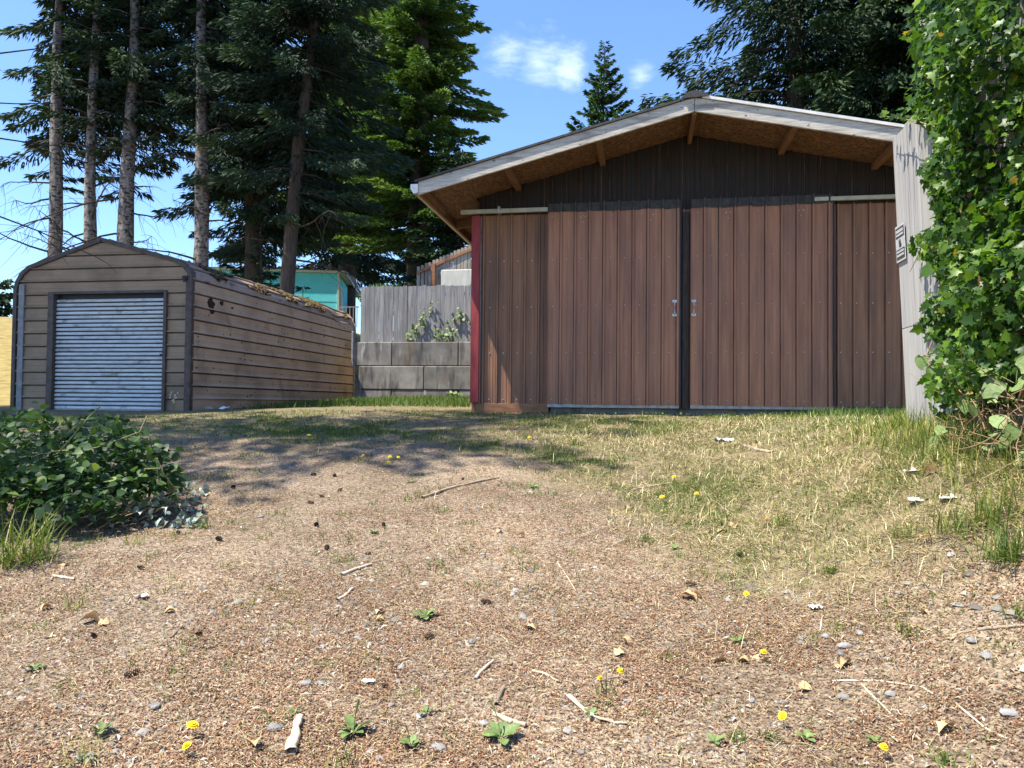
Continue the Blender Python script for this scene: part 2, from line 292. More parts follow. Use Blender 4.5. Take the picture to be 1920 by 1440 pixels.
def osb():
    m, N, L, B = newmat('osb_panel')
    tc = N.new('ShaderNodeTexCoord'); mp = N.new('ShaderNodeMapping'); mp.inputs['Scale'].default_value = (1, 2.2, 1); L.new(tc.outputs['Object'], mp.inputs[0])
    n = N.new('ShaderNodeTexNoise'); n.inputs['Scale'].default_value = 6; n.inputs['Detail'].default_value = 2; L.new(mp.outputs[0], n.inputs[0])
    ad = N.new('ShaderNodeMix'); ad.data_type = 'RGBA'; ad.blend_type = 'ADD'; ad.inputs[0].default_value = .12; L.new(mp.outputs[0], ad.inputs[6]); L.new(n.outputs['Color'], ad.inputs[7])
    v = N.new('ShaderNodeTexVoronoi'); v.inputs['Scale'].default_value = 30; L.new(ad.outputs[2], v.inputs[0])
    n2 = N.new('ShaderNodeTexNoise'); n2.inputs['Scale'].default_value = 14; n2.inputs['Detail'].default_value = 6; L.new(mp.outputs[0], n2.inputs[0])
    mm = N.new('ShaderNodeMix'); mm.data_type = 'RGBA'; mm.inputs[0].default_value = .5; L.new(v.outputs['Color'], mm.inputs[6]); L.new(n2.outputs['Fac'], mm.inputs[7])
    bw = N.new('ShaderNodeRGBToBW'); L.new(mm.outputs[2], bw.inputs[0])
    r = ramp(N, [(.3, (.035,.018,.010)), (.5, (.12,.057,.026)), (.7, (.27,.135,.06))]); L.new(bw.outputs[0], r.inputs[0])
    L.new(r.outputs[0], B.inputs['Base Color']); B.inputs['Roughness'].default_value = .75
    b = N.new('ShaderNodeBump'); b.inputs['Strength'].default_value = .3; b.inputs['Distance'].default_value = .003; L.new(bw.outputs[0], b.inputs['Height']); L.new(b.outputs[0], B.inputs['Normal'])
    return m
M['osb'] = osb()
def groundmat():
    m, N, L, B = newmat('gravel_ground')
    tc = N.new('ShaderNodeTexCoord')
    def nz(s, d=6, r=.6):
        n = N.new('ShaderNodeTexNoise'); n.inputs['Scale'].default_value = s; n.inputs['Detail'].default_value = d; n.inputs['Roughness'].default_value = r; L.new(tc.outputs['Object'], n.inputs[0]); return n.outputs['Fac']
    v = N.new('ShaderNodeTexVoronoi'); v.inputs['Scale'].default_value = 75; L.new(tc.outputs['Object'], v.inputs[0])
    bw = N.new('ShaderNodeSeparateColor'); L.new(v.outputs['Color'], bw.inputs[0])
    r = ramp(N, [(0,(.085,.066,.047)),(.25,(.18,.135,.095)),(.5,(.25,.188,.13)),(.75,(.29,.245,.19)),(1,(.40,.325,.235))]); L.new(bw.outputs[0], r.inputs[0])
    big = nz(.7, 5); rb = ramp(N, [(.33,(.66,.62,.58)),(.5,(.95,.92,.9)),(.66,(1.18,1.12,1.06))]); L.new(big, rb.inputs[0])
    mx = N.new('ShaderNodeMix'); mx.data_type = 'RGBA'; mx.blend_type = 'MULTIPLY'; mx.inputs[0].default_value = 1; L.new(r.outputs[0], mx.inputs[6]); L.new(rb.outputs[0], mx.inputs[7])
    # soil under grass (attribute), greener field far away (attribute)
    a = N.new('ShaderNodeAttribute'); a.attribute_name = 'var'
    rs = ramp(N, [(.3,(.095,.078,.045)),(.7,(.29,.235,.13))]); L.new(nz(9), rs.inputs[0])
    mx2 = N.new('ShaderNodeMix'); mx2.data_type = 'RGBA'; L.new(a.outputs['Fac'], mx2.inputs[0]); L.new(mx.outputs[2], mx2.inputs[6]); L.new(rs.outputs[0], mx2.inputs[7])
    L.new(mx2.outputs[2], B.inputs['Base Color']); B.inputs['Roughness'].default_value = .95; B.inputs['Specular IOR Level'].default_value = .15
    b = N.new('ShaderNodeBump'); b.inputs['Strength'].default_value = .8; b.inputs['Distance'].default_value = .012; L.new(v.outputs['Distance'], b.inputs['Height']); L.new(b.outputs[0], B.inputs['Normal'])
    return m
M['ground'] = groundmat()
M['field'] = mat('golden_field', [(.3,(.17,.125,.04)),(.7,(.34,.26,.09))], 3, rough=1, bump=.6, dist=.1, mot=((.2,.24,.07), 1.2, .56, .75, (1,1,1)))

# ------------------------------------------------------------------ ground
def smin(a, b, k): h = np.clip(.5+.5*(b-a)/k, 0, 1); return b*(1-h)+a*h-k*h*(1-h)
def gh(X, Y, rough=True):
    X = np.asarray(X, float); Y = np.asarray(Y, float)
    plane = smin(-1.6+.125*Y, -.09+0*Y, .25)
    a = sst(.5, 2.35, X)*sst(.5, 5.5, Y)*.93
    z = plane*(1-a) + np.maximum(plane, -.13)*a
    z = z + .16*sst(13, 19, Y) - .1*sst(-5.5, -8.5, X)*sst(9, 13, Y)
    z = z + 1.62*sst(20.12, 20.32, Y)*sst(-7.72, -7.66, X)                       # terrace behind the block wall
    hill = 4.6*sst(16, 46, Y+.35*np.abs(X+14))*sst(-12.6, -19, X) + 2.2*sst(21.8, 30, Y)*(1-sst(-12.6, -19, X))*sst(-7.0, -7.8, X)
    z = z + hill
    z = z + 1.6*sst(20.4, 30, Y)*sst(-7.72, -7.66, X)
    z = z + .03*sst(-1.5, -2.6, X)*sst(7.5, 4, Y)
    if rough: z = z + .045*(fbm(X*.9, Y*.9, 3)-.5)*sst(20, 12, Y) + .022*(fbm(X*5, Y*5, 5, 3)-.5)*sst(16, 10, Y)
    return z
def grassmask(X, Y):         # 0 gravel .. 1 grown over
    e = fbm(X*.8+3, Y*.8, 11)
    right = sst(-.45, .65, X-(.69-.42*(Y-4.1)) + 1.7*(e-.5))*sst(2.7, 4.9, Y+2.4*(e-.5))
    far = sst(7.7, 9.8, Y+2.8*(e-.5))*(.5+.5*sst(.4, .6, fbm(X*.9, Y*.9, 29)))
    return np.clip(np.maximum(right, far), 0, 1)
xs = np.concatenate([[-300,-150,-90,-60,-45,-36,-30,-26,-23], np.arange(-21,-9.5,.6), np.arange(-9.4,-7.75,.1), [-7.72,-7.66], np.arange(-7.6,4.2,.06), np.arange(4.4,10,.5), [12,16,22,30,45,70,120,300]])
ys = np.concatenate([[-60,-25,-10,-5,-2,0], np.arange(.5,2,.25), np.arange(2,13,.06), np.arange(13,20,.2), [20.1,20.2,20.32,20.5], np.arange(21,50,1.0), [55,65,85,120,200,400,700]])
GX, GY = np.meshgrid(xs, ys); GZ = gh(GX, GY)
nx, ny = len(xs), len(ys)
idx = np.arange(nx*ny).reshape(ny, nx)
Fq = np.stack([idx[:-1,:-1], idx[:-1,1:], idx[1:,1:], idx[1:,:-1]], -1).reshape(-1, 4)
V = np.stack([GX, GY, GZ], -1).reshape(-1, 3)
gv = np.clip(grassmask(GX, GY)*sst(1, 3, GY) + sst(12, 14, GY), 0, 1).ravel()
gro = npobj('ground', V, Fq, [M['ground'], M['field']], var=gv, smooth=True); kind(gro, 'structure')
cx = V[Fq].mean(1); mi = ((cx[:, 0] < -12.6) & (cx[:, 1] > 14)) | (cx[:, 1] > 26)
gro.data.polygons.foreach_set('material_index', mi.astype(np.int32))

def proj(P):
    P = np.asarray(P, float); d = P@FW; d = np.where(np.abs(d) < 1e-3, 1e-3, d)
    return 960+F*(P@RT)/d, 720-F*(P@UP)/d, d
def onY(px, py, Y): d = ray(px, py); return d*(Y/d[1])
def onX(px, py, X): d = ray(px, py); return d*(X/d[0])
def ong(px, py):              # where the sight line meets the ground
    d = ray(px, py); t = np.linspace(1.5, 24, 3000); P = d[None]*t[:, None]
    k = np.argmax(P[:, 2] < gh(P[:, 0], P[:, 1])); p = P[k] if k else P[-1]
    return np.array([p[0], p[1], float(gh(p[0], p[1]))])
def inview(P, mg=80):
    x, y, d = proj(P); return (d > .5) & (x > -mg) & (x < 1920+mg) & (y > -mg) & (y < 1440+mg)

# ------------------------------------------------------------------ barn
YB = 12.2
RX, RZ = .675, 4.158        # ridge underside of fascia
SLL, SLR = .2575, .213
def under(x): return RZ - (SLL*(RX-x) if x < RX else SLR*(x-RX))     # soffit underside line
barn = thing('barn', 'large brown ribbed metal barn with two sliding doors and an overhanging gable', 'barn', (.675, YB, -.12))
RIB = .2286
def ribx(x0, x1, phase):
    pts = []
    k0 = math.floor((x0-phase)/RIB)-1; k1 = math.ceil((x1-phase)/RIB)+1
    for k in range(k0, k1):
        b = phase+k*RIB
        pts += [(b-.013, 0), (b, 0), (b+.004, .040), (b+.028, .040), (b+.032, 0), (b+.098, 0), (b+.103, .005), (b+.115, .005), (b+.120, 0), (b+.158, 0), (b+.163, .005), (b+.175, .005), (b+.180, 0)]
    def h(x):
        for (a, ha), (c, hc) in zip(pts, pts[1:]):
            if a <= x <= c: return ha+(hc-ha)*(x-a)/(c-a+1e-9)
        return 0
    mid = [(x, q) for x, q in pts if x0+.001 < x < x1-.001]
    return [(x0, h(x0))]+mid+[(x1, h(x1))]
def ribsheet(name, x0, x1, Y, zb, zt, mt, parent, phase, wob=.004, root=None):
    P = ribx(x0, x1, phase); nz_ = 7; mb = MB(); rows = []
    for j in range(nz_):
        t = j/(nz_-1); row = []
        for x, h in P:
            z = zb(x)*(1-t)+zt(x)*t
            row.append((x, Y-h+wob*math.sin(x*2.1+z*1.7)+.0015*math.sin(x*9+z*4), z))
        rows.append(row)
    for a, b in zip(rows, rows[1:]):
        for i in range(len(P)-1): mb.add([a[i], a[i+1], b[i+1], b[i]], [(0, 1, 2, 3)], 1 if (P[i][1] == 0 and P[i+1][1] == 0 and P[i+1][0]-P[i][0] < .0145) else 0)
    # sheet thickness: a returned back face at the lower and upper edge
    mb.strip([(x, y+.004, z) for x, y, z in rows[0]], rows[0]); mb.strip(rows[-1], [(x, y+.004, z) for x, y, z in rows[-1]])
    return mb.build(name, [mt, M['ribshade']], parent, root=root)
YW = YB+.085
wall_edges = [-2.70, -1.62, -.7056, .2088, .56, 1.6, 2.5144, 3.4288, 4.17]
for a, b in zip(wall_edges, wall_edges[1:]):
    ribsheet('wall_sheet', a, b, YW, lambda x: .012, lambda x: min(3.10, under(x)), M['lowm'], barn, -2.62)
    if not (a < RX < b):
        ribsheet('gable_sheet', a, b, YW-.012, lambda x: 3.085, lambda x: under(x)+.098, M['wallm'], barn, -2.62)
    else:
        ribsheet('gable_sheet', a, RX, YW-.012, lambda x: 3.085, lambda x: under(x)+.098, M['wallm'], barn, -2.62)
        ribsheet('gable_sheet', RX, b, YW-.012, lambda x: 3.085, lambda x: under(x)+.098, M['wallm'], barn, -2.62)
MB().box(-2.80, -2.66, YB-.006, YB+.13, .016, 3.075).build('corner_trim', M['red'], barn, bevel=.006)
MB().box(-2.663, -2.648, YB+.045, YB+.10, .012, 3.06).build('edge_flashing', M['rail'], barn)
MB().box(-2.72, -1.52, YB+.05, YB+.10, -.16, .011).build('sill_board', M['sill'], barn, bevel=.004)
MB().box(-1.5, 4.17, YB+.115, YB+.2, -.3, .02).build('footing', M['block'], barn, bevel=.006)
# body behind: side and back walls
MB().box(-2.80, -2.74, YB+.131, 19.6, -.2, 3.1).build('side_wall', M['lowm'], barn)
MB().box(4.17, 4.23, YB+.06, 19.6, -.2, 3.25).build('side_wall', M['lowm'], barn)
mbk = MB(); mbk.prism([(-2.8, -.2), (4.23, -.2), (4.23, under(4.23)), (RX, RZ), (-2.8, under(-2.8))], 19.6, 19.66); mbk.build('back_wall', M['lowm'], barn)
# doors
def door(x0, x1, zt, handle_x):
    sheets = []
    n = 3; e = [x0+(x1-x0)*i/n for i in range(n+1)]; e[1] = x0+RIB*3; e[2] = x0+RIB*6
    lead = ribsheet('sliding_door', e[0], e[1], YB, lambda x: .006+.004*math.sin(x*3), lambda x: zt, M['door'], barn, x0+.20)
    ribsheet('door_sheet', e[1], e[2], YB-.002, lambda x: .004, lambda x: zt+.003, M['door'], lead, x0+.20, root=barn)
    ribsheet('door_sheet', e[2], e[3], YB-.004, lambda x: .002, lambda x: zt-.002, M['door'], lead, x0+.20, root=barn)
    MB().box(x0+.005, x1-.005, YB+.006, YB+.05, -.045, .028).build('bottom_rail', M['rail'], lead, root=barn, bevel=.003)
    MB().box(x0+.02, x1-.02, YB+.008, YB+.045, .1, zt-.02).build('door_backing_or_gap_shade', M['oldpost'], lead, root=barn)
    MB().box(x1-.004, x1+.022, YB-.012, YB+.05, .0, zt).build('edge_trim', M['black'], lead, root=barn, bevel=.002)
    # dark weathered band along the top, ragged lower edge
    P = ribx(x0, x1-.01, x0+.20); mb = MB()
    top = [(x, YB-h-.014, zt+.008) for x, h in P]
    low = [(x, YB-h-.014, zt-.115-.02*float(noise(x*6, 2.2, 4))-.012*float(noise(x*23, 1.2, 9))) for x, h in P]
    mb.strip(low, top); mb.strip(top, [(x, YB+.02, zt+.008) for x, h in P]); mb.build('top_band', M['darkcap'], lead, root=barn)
    # small standing clips on every rib at the top edge
    mb = MB()
    k = 0
    while x0+.20+k*RIB < x1-.05:
        b = x0+.20+k*RIB; mb.box(b+.006, b+.034, YB-.050, YB-.042, zt-.05, zt+.02); k += 1
    kind(mb.build('rib_clips', M['darkcap'], lead, root=barn), 'stuff')
    # handle
    hm = MB(); hx = handle_x; hz = 1.52
    hm.box(hx-.034, hx+.034, YB-.030, YB-.020, hz+.085, hz+.125); hm.box(hx-.034, hx+.034, YB-.030, YB-.020, hz-.13, hz-.09)
    hm.tube([(hx, YB-.03, hz+.1), (hx, YB-.07, hz+.085), (hx, YB-.075, hz), (hx, YB-.07, hz-.09), (hx, YB-.03, hz-.105)], .011, 6)
    hm.build('handle', M['zinc'], lead, root=barn)
    # screws
    sm = MB()
    def screw(x, z, r=.0085):
        Y_ = YB-.0045-(.006)
        ring = [(x+r*math.cos(a), Y_, z+r*math.sin(a)) for a in np.arange(6)*PI/3]
        cap = [(x+r*.6*math.cos(a), Y_-.008, z+r*.6*math.sin(a)) for a in np.arange(6)*PI/3]
        sm.strip(ring, cap, closed=True); sm.add(cap, [tuple(range(6))])
    for z in (.085, .83, 1.575, 2.33):
        x = x0+.085
        while x < x1-.02:
            if random.random() > .05: screw(x+random.uniform(-.006, .006), z+random.uniform(-.008, .008))
            x += RIB
    for fx in (.27, .78):
        bx = x0+(x1-x0)*fx
        for dx, dz in ((-.03, 0), (.04, .005), (.0, -.08)): screw(bx+dx, zt-.22+dz, .012)
    for k in range(4): screw(x0+.1+k*.47+random.uniform(-.03, .03), zt-.2, .007)
    kind(sm.build('screws', M['zinc'], lead, root=barn), 'stuff')
    return lead
d1 = door(-1.545, .535, 3.215, .455); d1['label'] = 'left sliding door of ribbed brown metal'
d2 = door(.692, 2.792, 3.21, .745); d2['label'] = 'right sliding door of ribbed brown metal'
MB().box(.572, .678, YB+.01, YB+.075, -.05, 3.03).build('centre_post', M['oldpost'], barn, bevel=.006)
tr = MB().box(-2.98, -1.545, YB-.05, YB+.01, 3.10, 3.165); tr.build('door_track', M['track'], barn, bevel=.004)
br = MB().box(-2.36, -2.32, YB-.07, YB+.06, 3.09, 3.2); br.tube([(-2.34, YB-.075, 3.2), (-2.34, YB-.09, 3.15), (-2.34, YB-.075, 3.1)], .012); br.build('track_bracket', M['zinc'], barn)
MB().box(2.52, 4.1, YB-.05, YB+.01, 3.12, 3.178).build('door_track', M['track'], barn, bevel=.004)
sm = MB()
for z in (.075, .83, 1.575, 2.33):
    for x in list(np.arange(-2.5, -1.6, RIB))+list(np.arange(2.92, 4.1, RIB)):
        sm.box(x-.007, x+.007, YW-.012, YW, z-.007, z+.007)
kind(sm.build('screws', M['zinc'], barn), 'stuff')
# roof: fascia, soffit, lookouts, roofing, drip edge, ridge cap, gutter
YF = 11.0
EL_, ER_ = -3.345, 4.78
fb = .165
def fasc(xa, xb, name='fascia_board'):
    mb = MB()
    za, zb = under(xa), under(xb)
    mb.hexa([(xa, YF-.02, za-.012), (xb, YF-.02, zb-.012), (xb, YF+.02, zb-.012), (xa, YF+.02, za-.012), (xa, YF-.02, za+fb+.02), (xb, YF-.02, zb+fb+.02), (xb, YF+.02, zb+fb+.02), (xa, YF+.02, za+fb+.02)])
    return mb.build(name, M['fascia'], barn, bevel=.004)
fasc(EL_, RX-.003); fasc(RX+.003, ER_)
def slope_slab(xa, xb, ya, yb, dz0, dz1, name, mt):
    za, zb = under(xa), under(xb)
    mb = MB(); mb.hexa([(xa, ya, za+dz0), (xb, ya, zb+dz0), (xb, yb, zb+dz0), (xa, yb, za+dz0), (xa, ya, za+dz1), (xb, ya, zb+dz1), (xb, yb, zb+dz1), (xa, yb, za+dz1)])
    return mb.build(name, mt, barn)
look = [EL_+.04, -2.04, -.676, RX, 2.05, 3.40, ER_-.05]
for a, b in zip(look, look[1:]):
    slope_slab(a+.002, b-.002, YF+.021, YB+.07, .10, .115, 'soffit_panel', M['osb'])
for x in look:
    w = .045 if x != RX else .03
    dz = -.03 if x != RX else -.06
    za = under(x)
    mb = MB(); mb.box(x-w, x+w, YF+.021, YB+.068, za+dz*(x == RX)+.012, za+.098); mb.build('lookout_beam', M['lumber'], barn, bevel=.003)
MB().box(EL_+.0, EL_+.04, YF+.021, 19.6, under(EL_)-.015, under(EL_)+.15).build('eave_board', M['lumber'], barn)
for i, y in enumerate(np.arange(13.2, 19.5, 1.2)):
    slope_slab(EL_+.041, -2.81, y-.03, y+.03, -.05, .098, 'rafter_tail', M['lumber'])
slope_slab(EL_+.041, -2.75, YB+.072, 19.6, .10, .115, 'eave_soffit', M['osb'])
slope_slab(EL_-.05, RX, YF-.045, 19.7, fb+.026, fb+.05, 'roof_slope', M['roofing'])
slope_slab(RX, ER_+.05, YF-.045, 19.7, fb+.026, fb+.05, 'roof_slope', M['roofing'])
slope_slab(RX+.1, ER_+.05, YF-.052, YF-.022, fb+.022, fb+.062, 'drip_edge', M['drip'])
slope_slab(EL_-.05, RX-.2, YF-.052, YF-.046, fb+.02, fb+.052, 'drip_edge', M['darkcap'])
rc = MB()
sec = [(-.17, -.02), (-.1, .03), (-.03, .052), (.04, .05), (.12, .02), (.19, -.01)]
rc.strip([(RX+x, YF-.07, RZ+fb+.05+z) for x, z in sec], [(RX+x, 19.7, RZ+fb+.05+z) for x, z in sec])
rc.add([(RX+x, YF-.07, RZ+fb+.05+z) for x, z in sec]+[(RX+.19, YF-.07, RZ+fb+.01), (RX-.17, YF-.07, RZ+fb+.0)], [tuple(range(8))])
rc.build('ridge_cap', M['roofing'], barn)
gz = under(EL_)+.02
g = MB(); gs = [(-.005, .13), (-.005, .0), (-.07, -.01), (-.10, .05), (-.115, .12), (-.105, .12), (-.09, .05), (-.065, .0), (-.012, .01), (-.012, .13)]
g.prism([(EL_-.003+x, gz+z) for x, z in gs], YF-.02, 19.6); g.build('gutter', M['gutter'], barn)
ec = MB(); ec.prism([(EL_-.005, gz+.13), (EL_-.005, gz), (EL_-.073, gz-.012), (EL_-.12, gz+.06), (EL_-.12, gz+.13)], YF-.026, YF-.0201); ec.build('gutter_end_cap', M['white'], barn)

# ------------------------------------------------------------------ metal shed
YS = 13.3
shed = thing('metal_shed', 'tan ribbed metal shed with rounded eaves and a grey roller door', 'shed', (-10.44, YS, -.2))
prof = [(-12.34,-.28),(-12.34,2.18),(-12.30,2.34),(-12.2,2.50),(-12.04,2.63),(-10.44,3.15),(-8.83,2.70),(-8.65,2.60),(-8.53,2.46),(-8.50,2.28),(-8.50,-.28)]
PR = np.array(prof[::-1])                                # from the right foot up and over
seg = np.linalg.norm(np.diff(PR, axis=0), axis=1); S = np.concatenate([[0], np.cumsum(seg)])
def pat(s):
    s = min(max(s, 0), S[-1]-1e-6); k = int(np.searchsorted(S, s, 'right'))-1; t = (s-S[k])/seg[k]
    p = PR[k]*(1-t)+PR[k+1]*t; d = (PR[k+1]-PR[k])/seg[k]; return p, np.array([d[1], -d[0]])
r0 = .28+.04; RB = .254
ribs = [r0+RB*k for k in range(int((S[-1]-r0)/RB)+1)]
bounds = [0]+ribs+[S[-1]]
YR = 21.6
ysh = np.concatenate([np.linspace(YS+.02, 19, 14), np.linspace(19.3, YR, 9)])
for i in range(len(bounds)-1):
    a, b = bounds[i], bounds[i+1]
    if b-a < .01: continue
    ss = [(a, 0), (a+.003, .032), (a+.014, .034), (a+.055, 0), ((a+b)/2-.02, 0), ((a+b)/2-.012, .004), ((a+b)/2+.012, .004), ((a+b)/2+.02, 0), (b-.026, 0), (b, 0)] if i > 0 else [(a, 0), (b, 0)]
    ss += [(s, 0) for s in S if a+.06 < s < b-.01]; ss.sort()
    rows = []
    for y in ysh:
        row = []
        for s, h in ss:
            p, nm = pat(s)
            w = .006*math.sin(y*3.1+s*5)+.004*math.sin(y*7.7+s*3)
            dent = -.16*math.exp(-((y-20.6)/.5)**2-((s-2.75)/.22)**2) - .05*math.exp(-((y-15.1)/.25)**2-((s-.3)/.06)**2)
            q = p+nm*(h+w*.6+dent); row.append((q[0], y, q[1]-(.05*max(0, y-20.3) if s > 2.6 else 0)))
        rows.append(row)
    mb = MB()
    for A, B_ in zip(rows, rows[1:]):
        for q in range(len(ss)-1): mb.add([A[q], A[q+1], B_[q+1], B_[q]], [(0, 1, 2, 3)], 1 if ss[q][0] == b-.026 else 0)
    roof = 2.62 < (a+b)/2 < S[-1]-2.62
    mb.build('roof_panel' if roof else 'side_panel', [M['tanroof'] if roof else M['tan'], M['undershade']], shed)
def xlim(z):                                             # shed outline at height z
    R_ = None; Ls = None
    for (x0, z0), (x1, z1) in zip(prof, prof[1:]):
        if min(z0, z1) <= z <= max(z0, z1) and abs(z1-z0) > 1e-6:
            x = x0+(x1-x0)*(z-z0)/(z1-z0)
            if x < -10.44: Ls = x if Ls is None else max(Ls, x)
            else: R_ = x if R_ is None else min(R_, x)
    return (Ls if Ls is not None else -10.44)+.01, (R_ if R_ is not None else -10.44)-.01
DX0, DX1, DZ = -11.50, -9.03, 2.10
zr = [-.28]+[.04+RB*k for k in range(13)]
for z0, z1 in zip(zr, zr[1:]):
    z1 = min(z1, 3.13)
    if z1-z0 < .02: continue
    zz = [(z0, 0), (z0+.003, .032), (z0+.014, .034), (z0+.055, 0), ((z0+z1)/2-.01, 0), ((z0+z1)/2, .004), ((z0+z1)/2+.02, 0), (z1-.024, 0), (z1, 0)]
    zz = [q for q in zz if q[0] <= z1]
    spans = [('L', None, DX0-.05), ('R', DX1+.02, None)] if z1 <= DZ+.05 else [('M', None, None)]
    for nm, xa, xb in spans:
        mb = MB(); rows = []
        for z, h in zz:
            l, r = xlim(z); l = l if xa is None else xa; r = r if xb is None else xb
            if r-l < .05: r = l+.05
            n = 12
            rows.append([(l+(r-l)*k/n, YS+.03-h+.003*math.sin((l+(r-l)*k/n)*4+z*6), z) for k in range(n+1)])
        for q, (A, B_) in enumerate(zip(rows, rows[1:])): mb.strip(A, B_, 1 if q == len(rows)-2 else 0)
        mb.build('front_panel', [M['tanshade'], M['undershade']], shed)
# edge trim over the gable and down the corners
def rim(ia, ib, name, mt, y0=YS-.02, y1=YS+.07, w=.085, out=.02):
    pts = [np.array(prof[i]) for i in range(ia, ib+1)]
    mb = MB(); O_, I_ = [], []
    for k, p in enumerate(pts):
        d = pts[min(k+1, len(pts)-1)]-pts[max(k-1, 0)]; d = d/np.linalg.norm(d); nn = np.array([-d[1], d[0]])
        O_.append(p+nn*out); I_.append(p-nn*w)
    mb.strip([(p[0], y0, p[1]) for p in O_], [(p[0], y0, p[1]) for p in I_]); mb.strip([(p[0], y1+.06, p[1]) for p in O_], [(p[0], y0, p[1]) for p in O_])
    mb.strip([(p[0], y0, p[1]) for p in I_], [(p[0], y1, p[1]) for p in I_])
    return mb.build(name, mt, shed)
rim(0, 5, 'gable_trim', M['shedtrim'], w=.06); rim(5, 9, 'gable_trim', M['shedtrim'], w=.06)
MB().box(-8.60, -8.475, YS-.03, YS+.02, -.27, 2.36).build('corner_trim', M['shedtrim'], shed, bevel=.004)
MB().box(-8.4995, -8.472, YS+.0205, YS+.07, -.27, 2.3).build('corner_trim', M['shedtrim'], shed)
MB().box(-12.24, -12.12, YS-.012, YS+.02, -.27, 2.28).build('corner_trim', M['greytrim'], shed, bevel=.004)
MB().box(-8.505, -8.46, YR-.03, YR+.03, .0, 2.35).build('rear_trim', M['greytrim'], shed)
mb = MB(); mb.prism([(x, z) for x, z in prof], YR+.0, YR+.02); mb.build('back_wall', M['tan'], shed)
MB().box(DX0-.06, DX0+.065, YS-.035, YS+.10, -.27, DZ+.015).build('door_frame', M['shedtrim'], shed, bevel=.003)
MB().box(DX1-.03, DX1+.03, YS-.035, YS+.10, -.27, DZ+.015).build('door_frame', M['shedtrim'], shed, bevel=.003)
MB().box(DX0+.066, DX1-.031, YS-.03, YS+.10, DZ-.03, DZ+.02).build('door_frame', M['shedtrim'], shed, bevel=.003)
MB().box(DX0-.04, DX1+.03, YS+.101, YS+.14, -.27, DZ).build('door_backing_or_gap_shade', M['black'], shed)  # black sheet showing between slats, standing in for their shaded undersides
rd = MB().box(DX0+.066, DX1-.031, YS+.04, YS+.09, -.22, -.175).build('roller_door', M['rail'], shed); rd['label'] = 'weathered grey corrugated roller door'
z = -.172; sh = .0805; k = 0
while z+sh < DZ-.03:
    mb = MB(); c = [(0, -.008), (.001, .030), (.022, .038), (.046, .026), (.060, -.008)]
    n = 6; X_ = np.linspace(DX0+.067, DX1-.032, n+1)
    rows = [[(x, YS+.085-h+.003*math.sin(x*2+k*.7), z+dz) for x in X_] for dz, h in c]
    for A, B_ in zip(rows, rows[1:]): mb.strip(A, B_)
    mb.build('slat', M['roller'], rd, smooth=True, root=shed)
    z += sh; k += 1
MB().box(DX1-.13, DX1-.05, YS+.03, YS+.06, .86, .90).build('latch', M['black'], rd, root=shed)
MB().box(-12.6, -8.2, YS-.06, YS-.02, -.30, -.24).build('ground_strip', M['greytrim'], shed)
# dark rust patches on the side wall near the front
for (yy, zz_, r_, n_) in ((13.95, 1.93, .13, 15), (14.0, 1.78, .07, 9), (14.35, 2.0, .06, 9), (14.75, 1.95, .035, 7)):
    mb = MB(); ring = []
    for q in range(n_):
        a = q*2*PI/n_; rr = r_*random.uniform(.6, 1.15); ring.append((-8.494+.017, yy+rr*math.cos(a), zz_+rr*.8*math.sin(a)))
    mb.add(ring, [tuple(range(n_))]); mb.strip(ring, [(-8.5, y, z) for x, y, z in ring], closed=True); mb.build('rust_patch', M['rust'], shed)
mb = MB()
for q in range(130):
    yy = random.uniform(13.5, 21.4); zz_ = random.choice(zr[1:10])+random.uniform(.05, .24); s = random.uniform(.006, .016)
    if zz_ < 2.2: mb.box(-8.505, -8.4925, yy-s, yy+s, zz_-s, zz_+s)
kind(mb.build('rust_spots', M['rust'], shed), 'stuff')
mc = MB().box(-8.66, -8.56, YS-.06, YS-.031, 2.3, 2.38); mc.box(-8.63, -8.585, YS-.08, YS-.0601, 2.26, 2.34); mc.build('corner_lamp', M['black'], shed)
# moss and needle clumps lying on the roof
def clumps(P, smin_, smax_, rng):
    n = len(P); th = rng.random((n, 6))*2*PI
    base = np.array([[math.cos(a), math.sin(a), 0] for a in np.arange(5)*2*PI/5]+[[0, 0, .8]])
    s = rng.uniform(smin_, smax_, n)
    V = P[:, None]+base[None]*s[:, None, None]*rng.uniform(.5, 1.2, (n, 6, 1))
    Fc = np.array([[i, (i+1) % 5, 5] for i in range(5)]); Fc = (Fc[None]+6*np.arange(n)[:, None, None]).reshape(-1, 3)
    return V.reshape(-1, 3), Fc, np.repeat(rng.random(n), 6)
P = []
rg = np.random.default_rng(3)
while len(P) < 1500:
    y = rg.uniform(14, 21.3); s = rg.uniform(2.7, 4.2)
    if noise(y*1.6, s*2.5, 8) > .62-.12*(y > 17) and rg.random() < math.exp(-((s-2.95)/.55)**2):
        p, nm = pat(s); P.append((p[0], y, p[1]+.012))
V, Fc, var = clumps(np.array(P), .02, .07, rg)
tag(kind(npobj('moss', V, Fc, M['moss'], var=var), 'stuff'), 'brown moss and needle debris lying along the tan shed roof', 'moss')

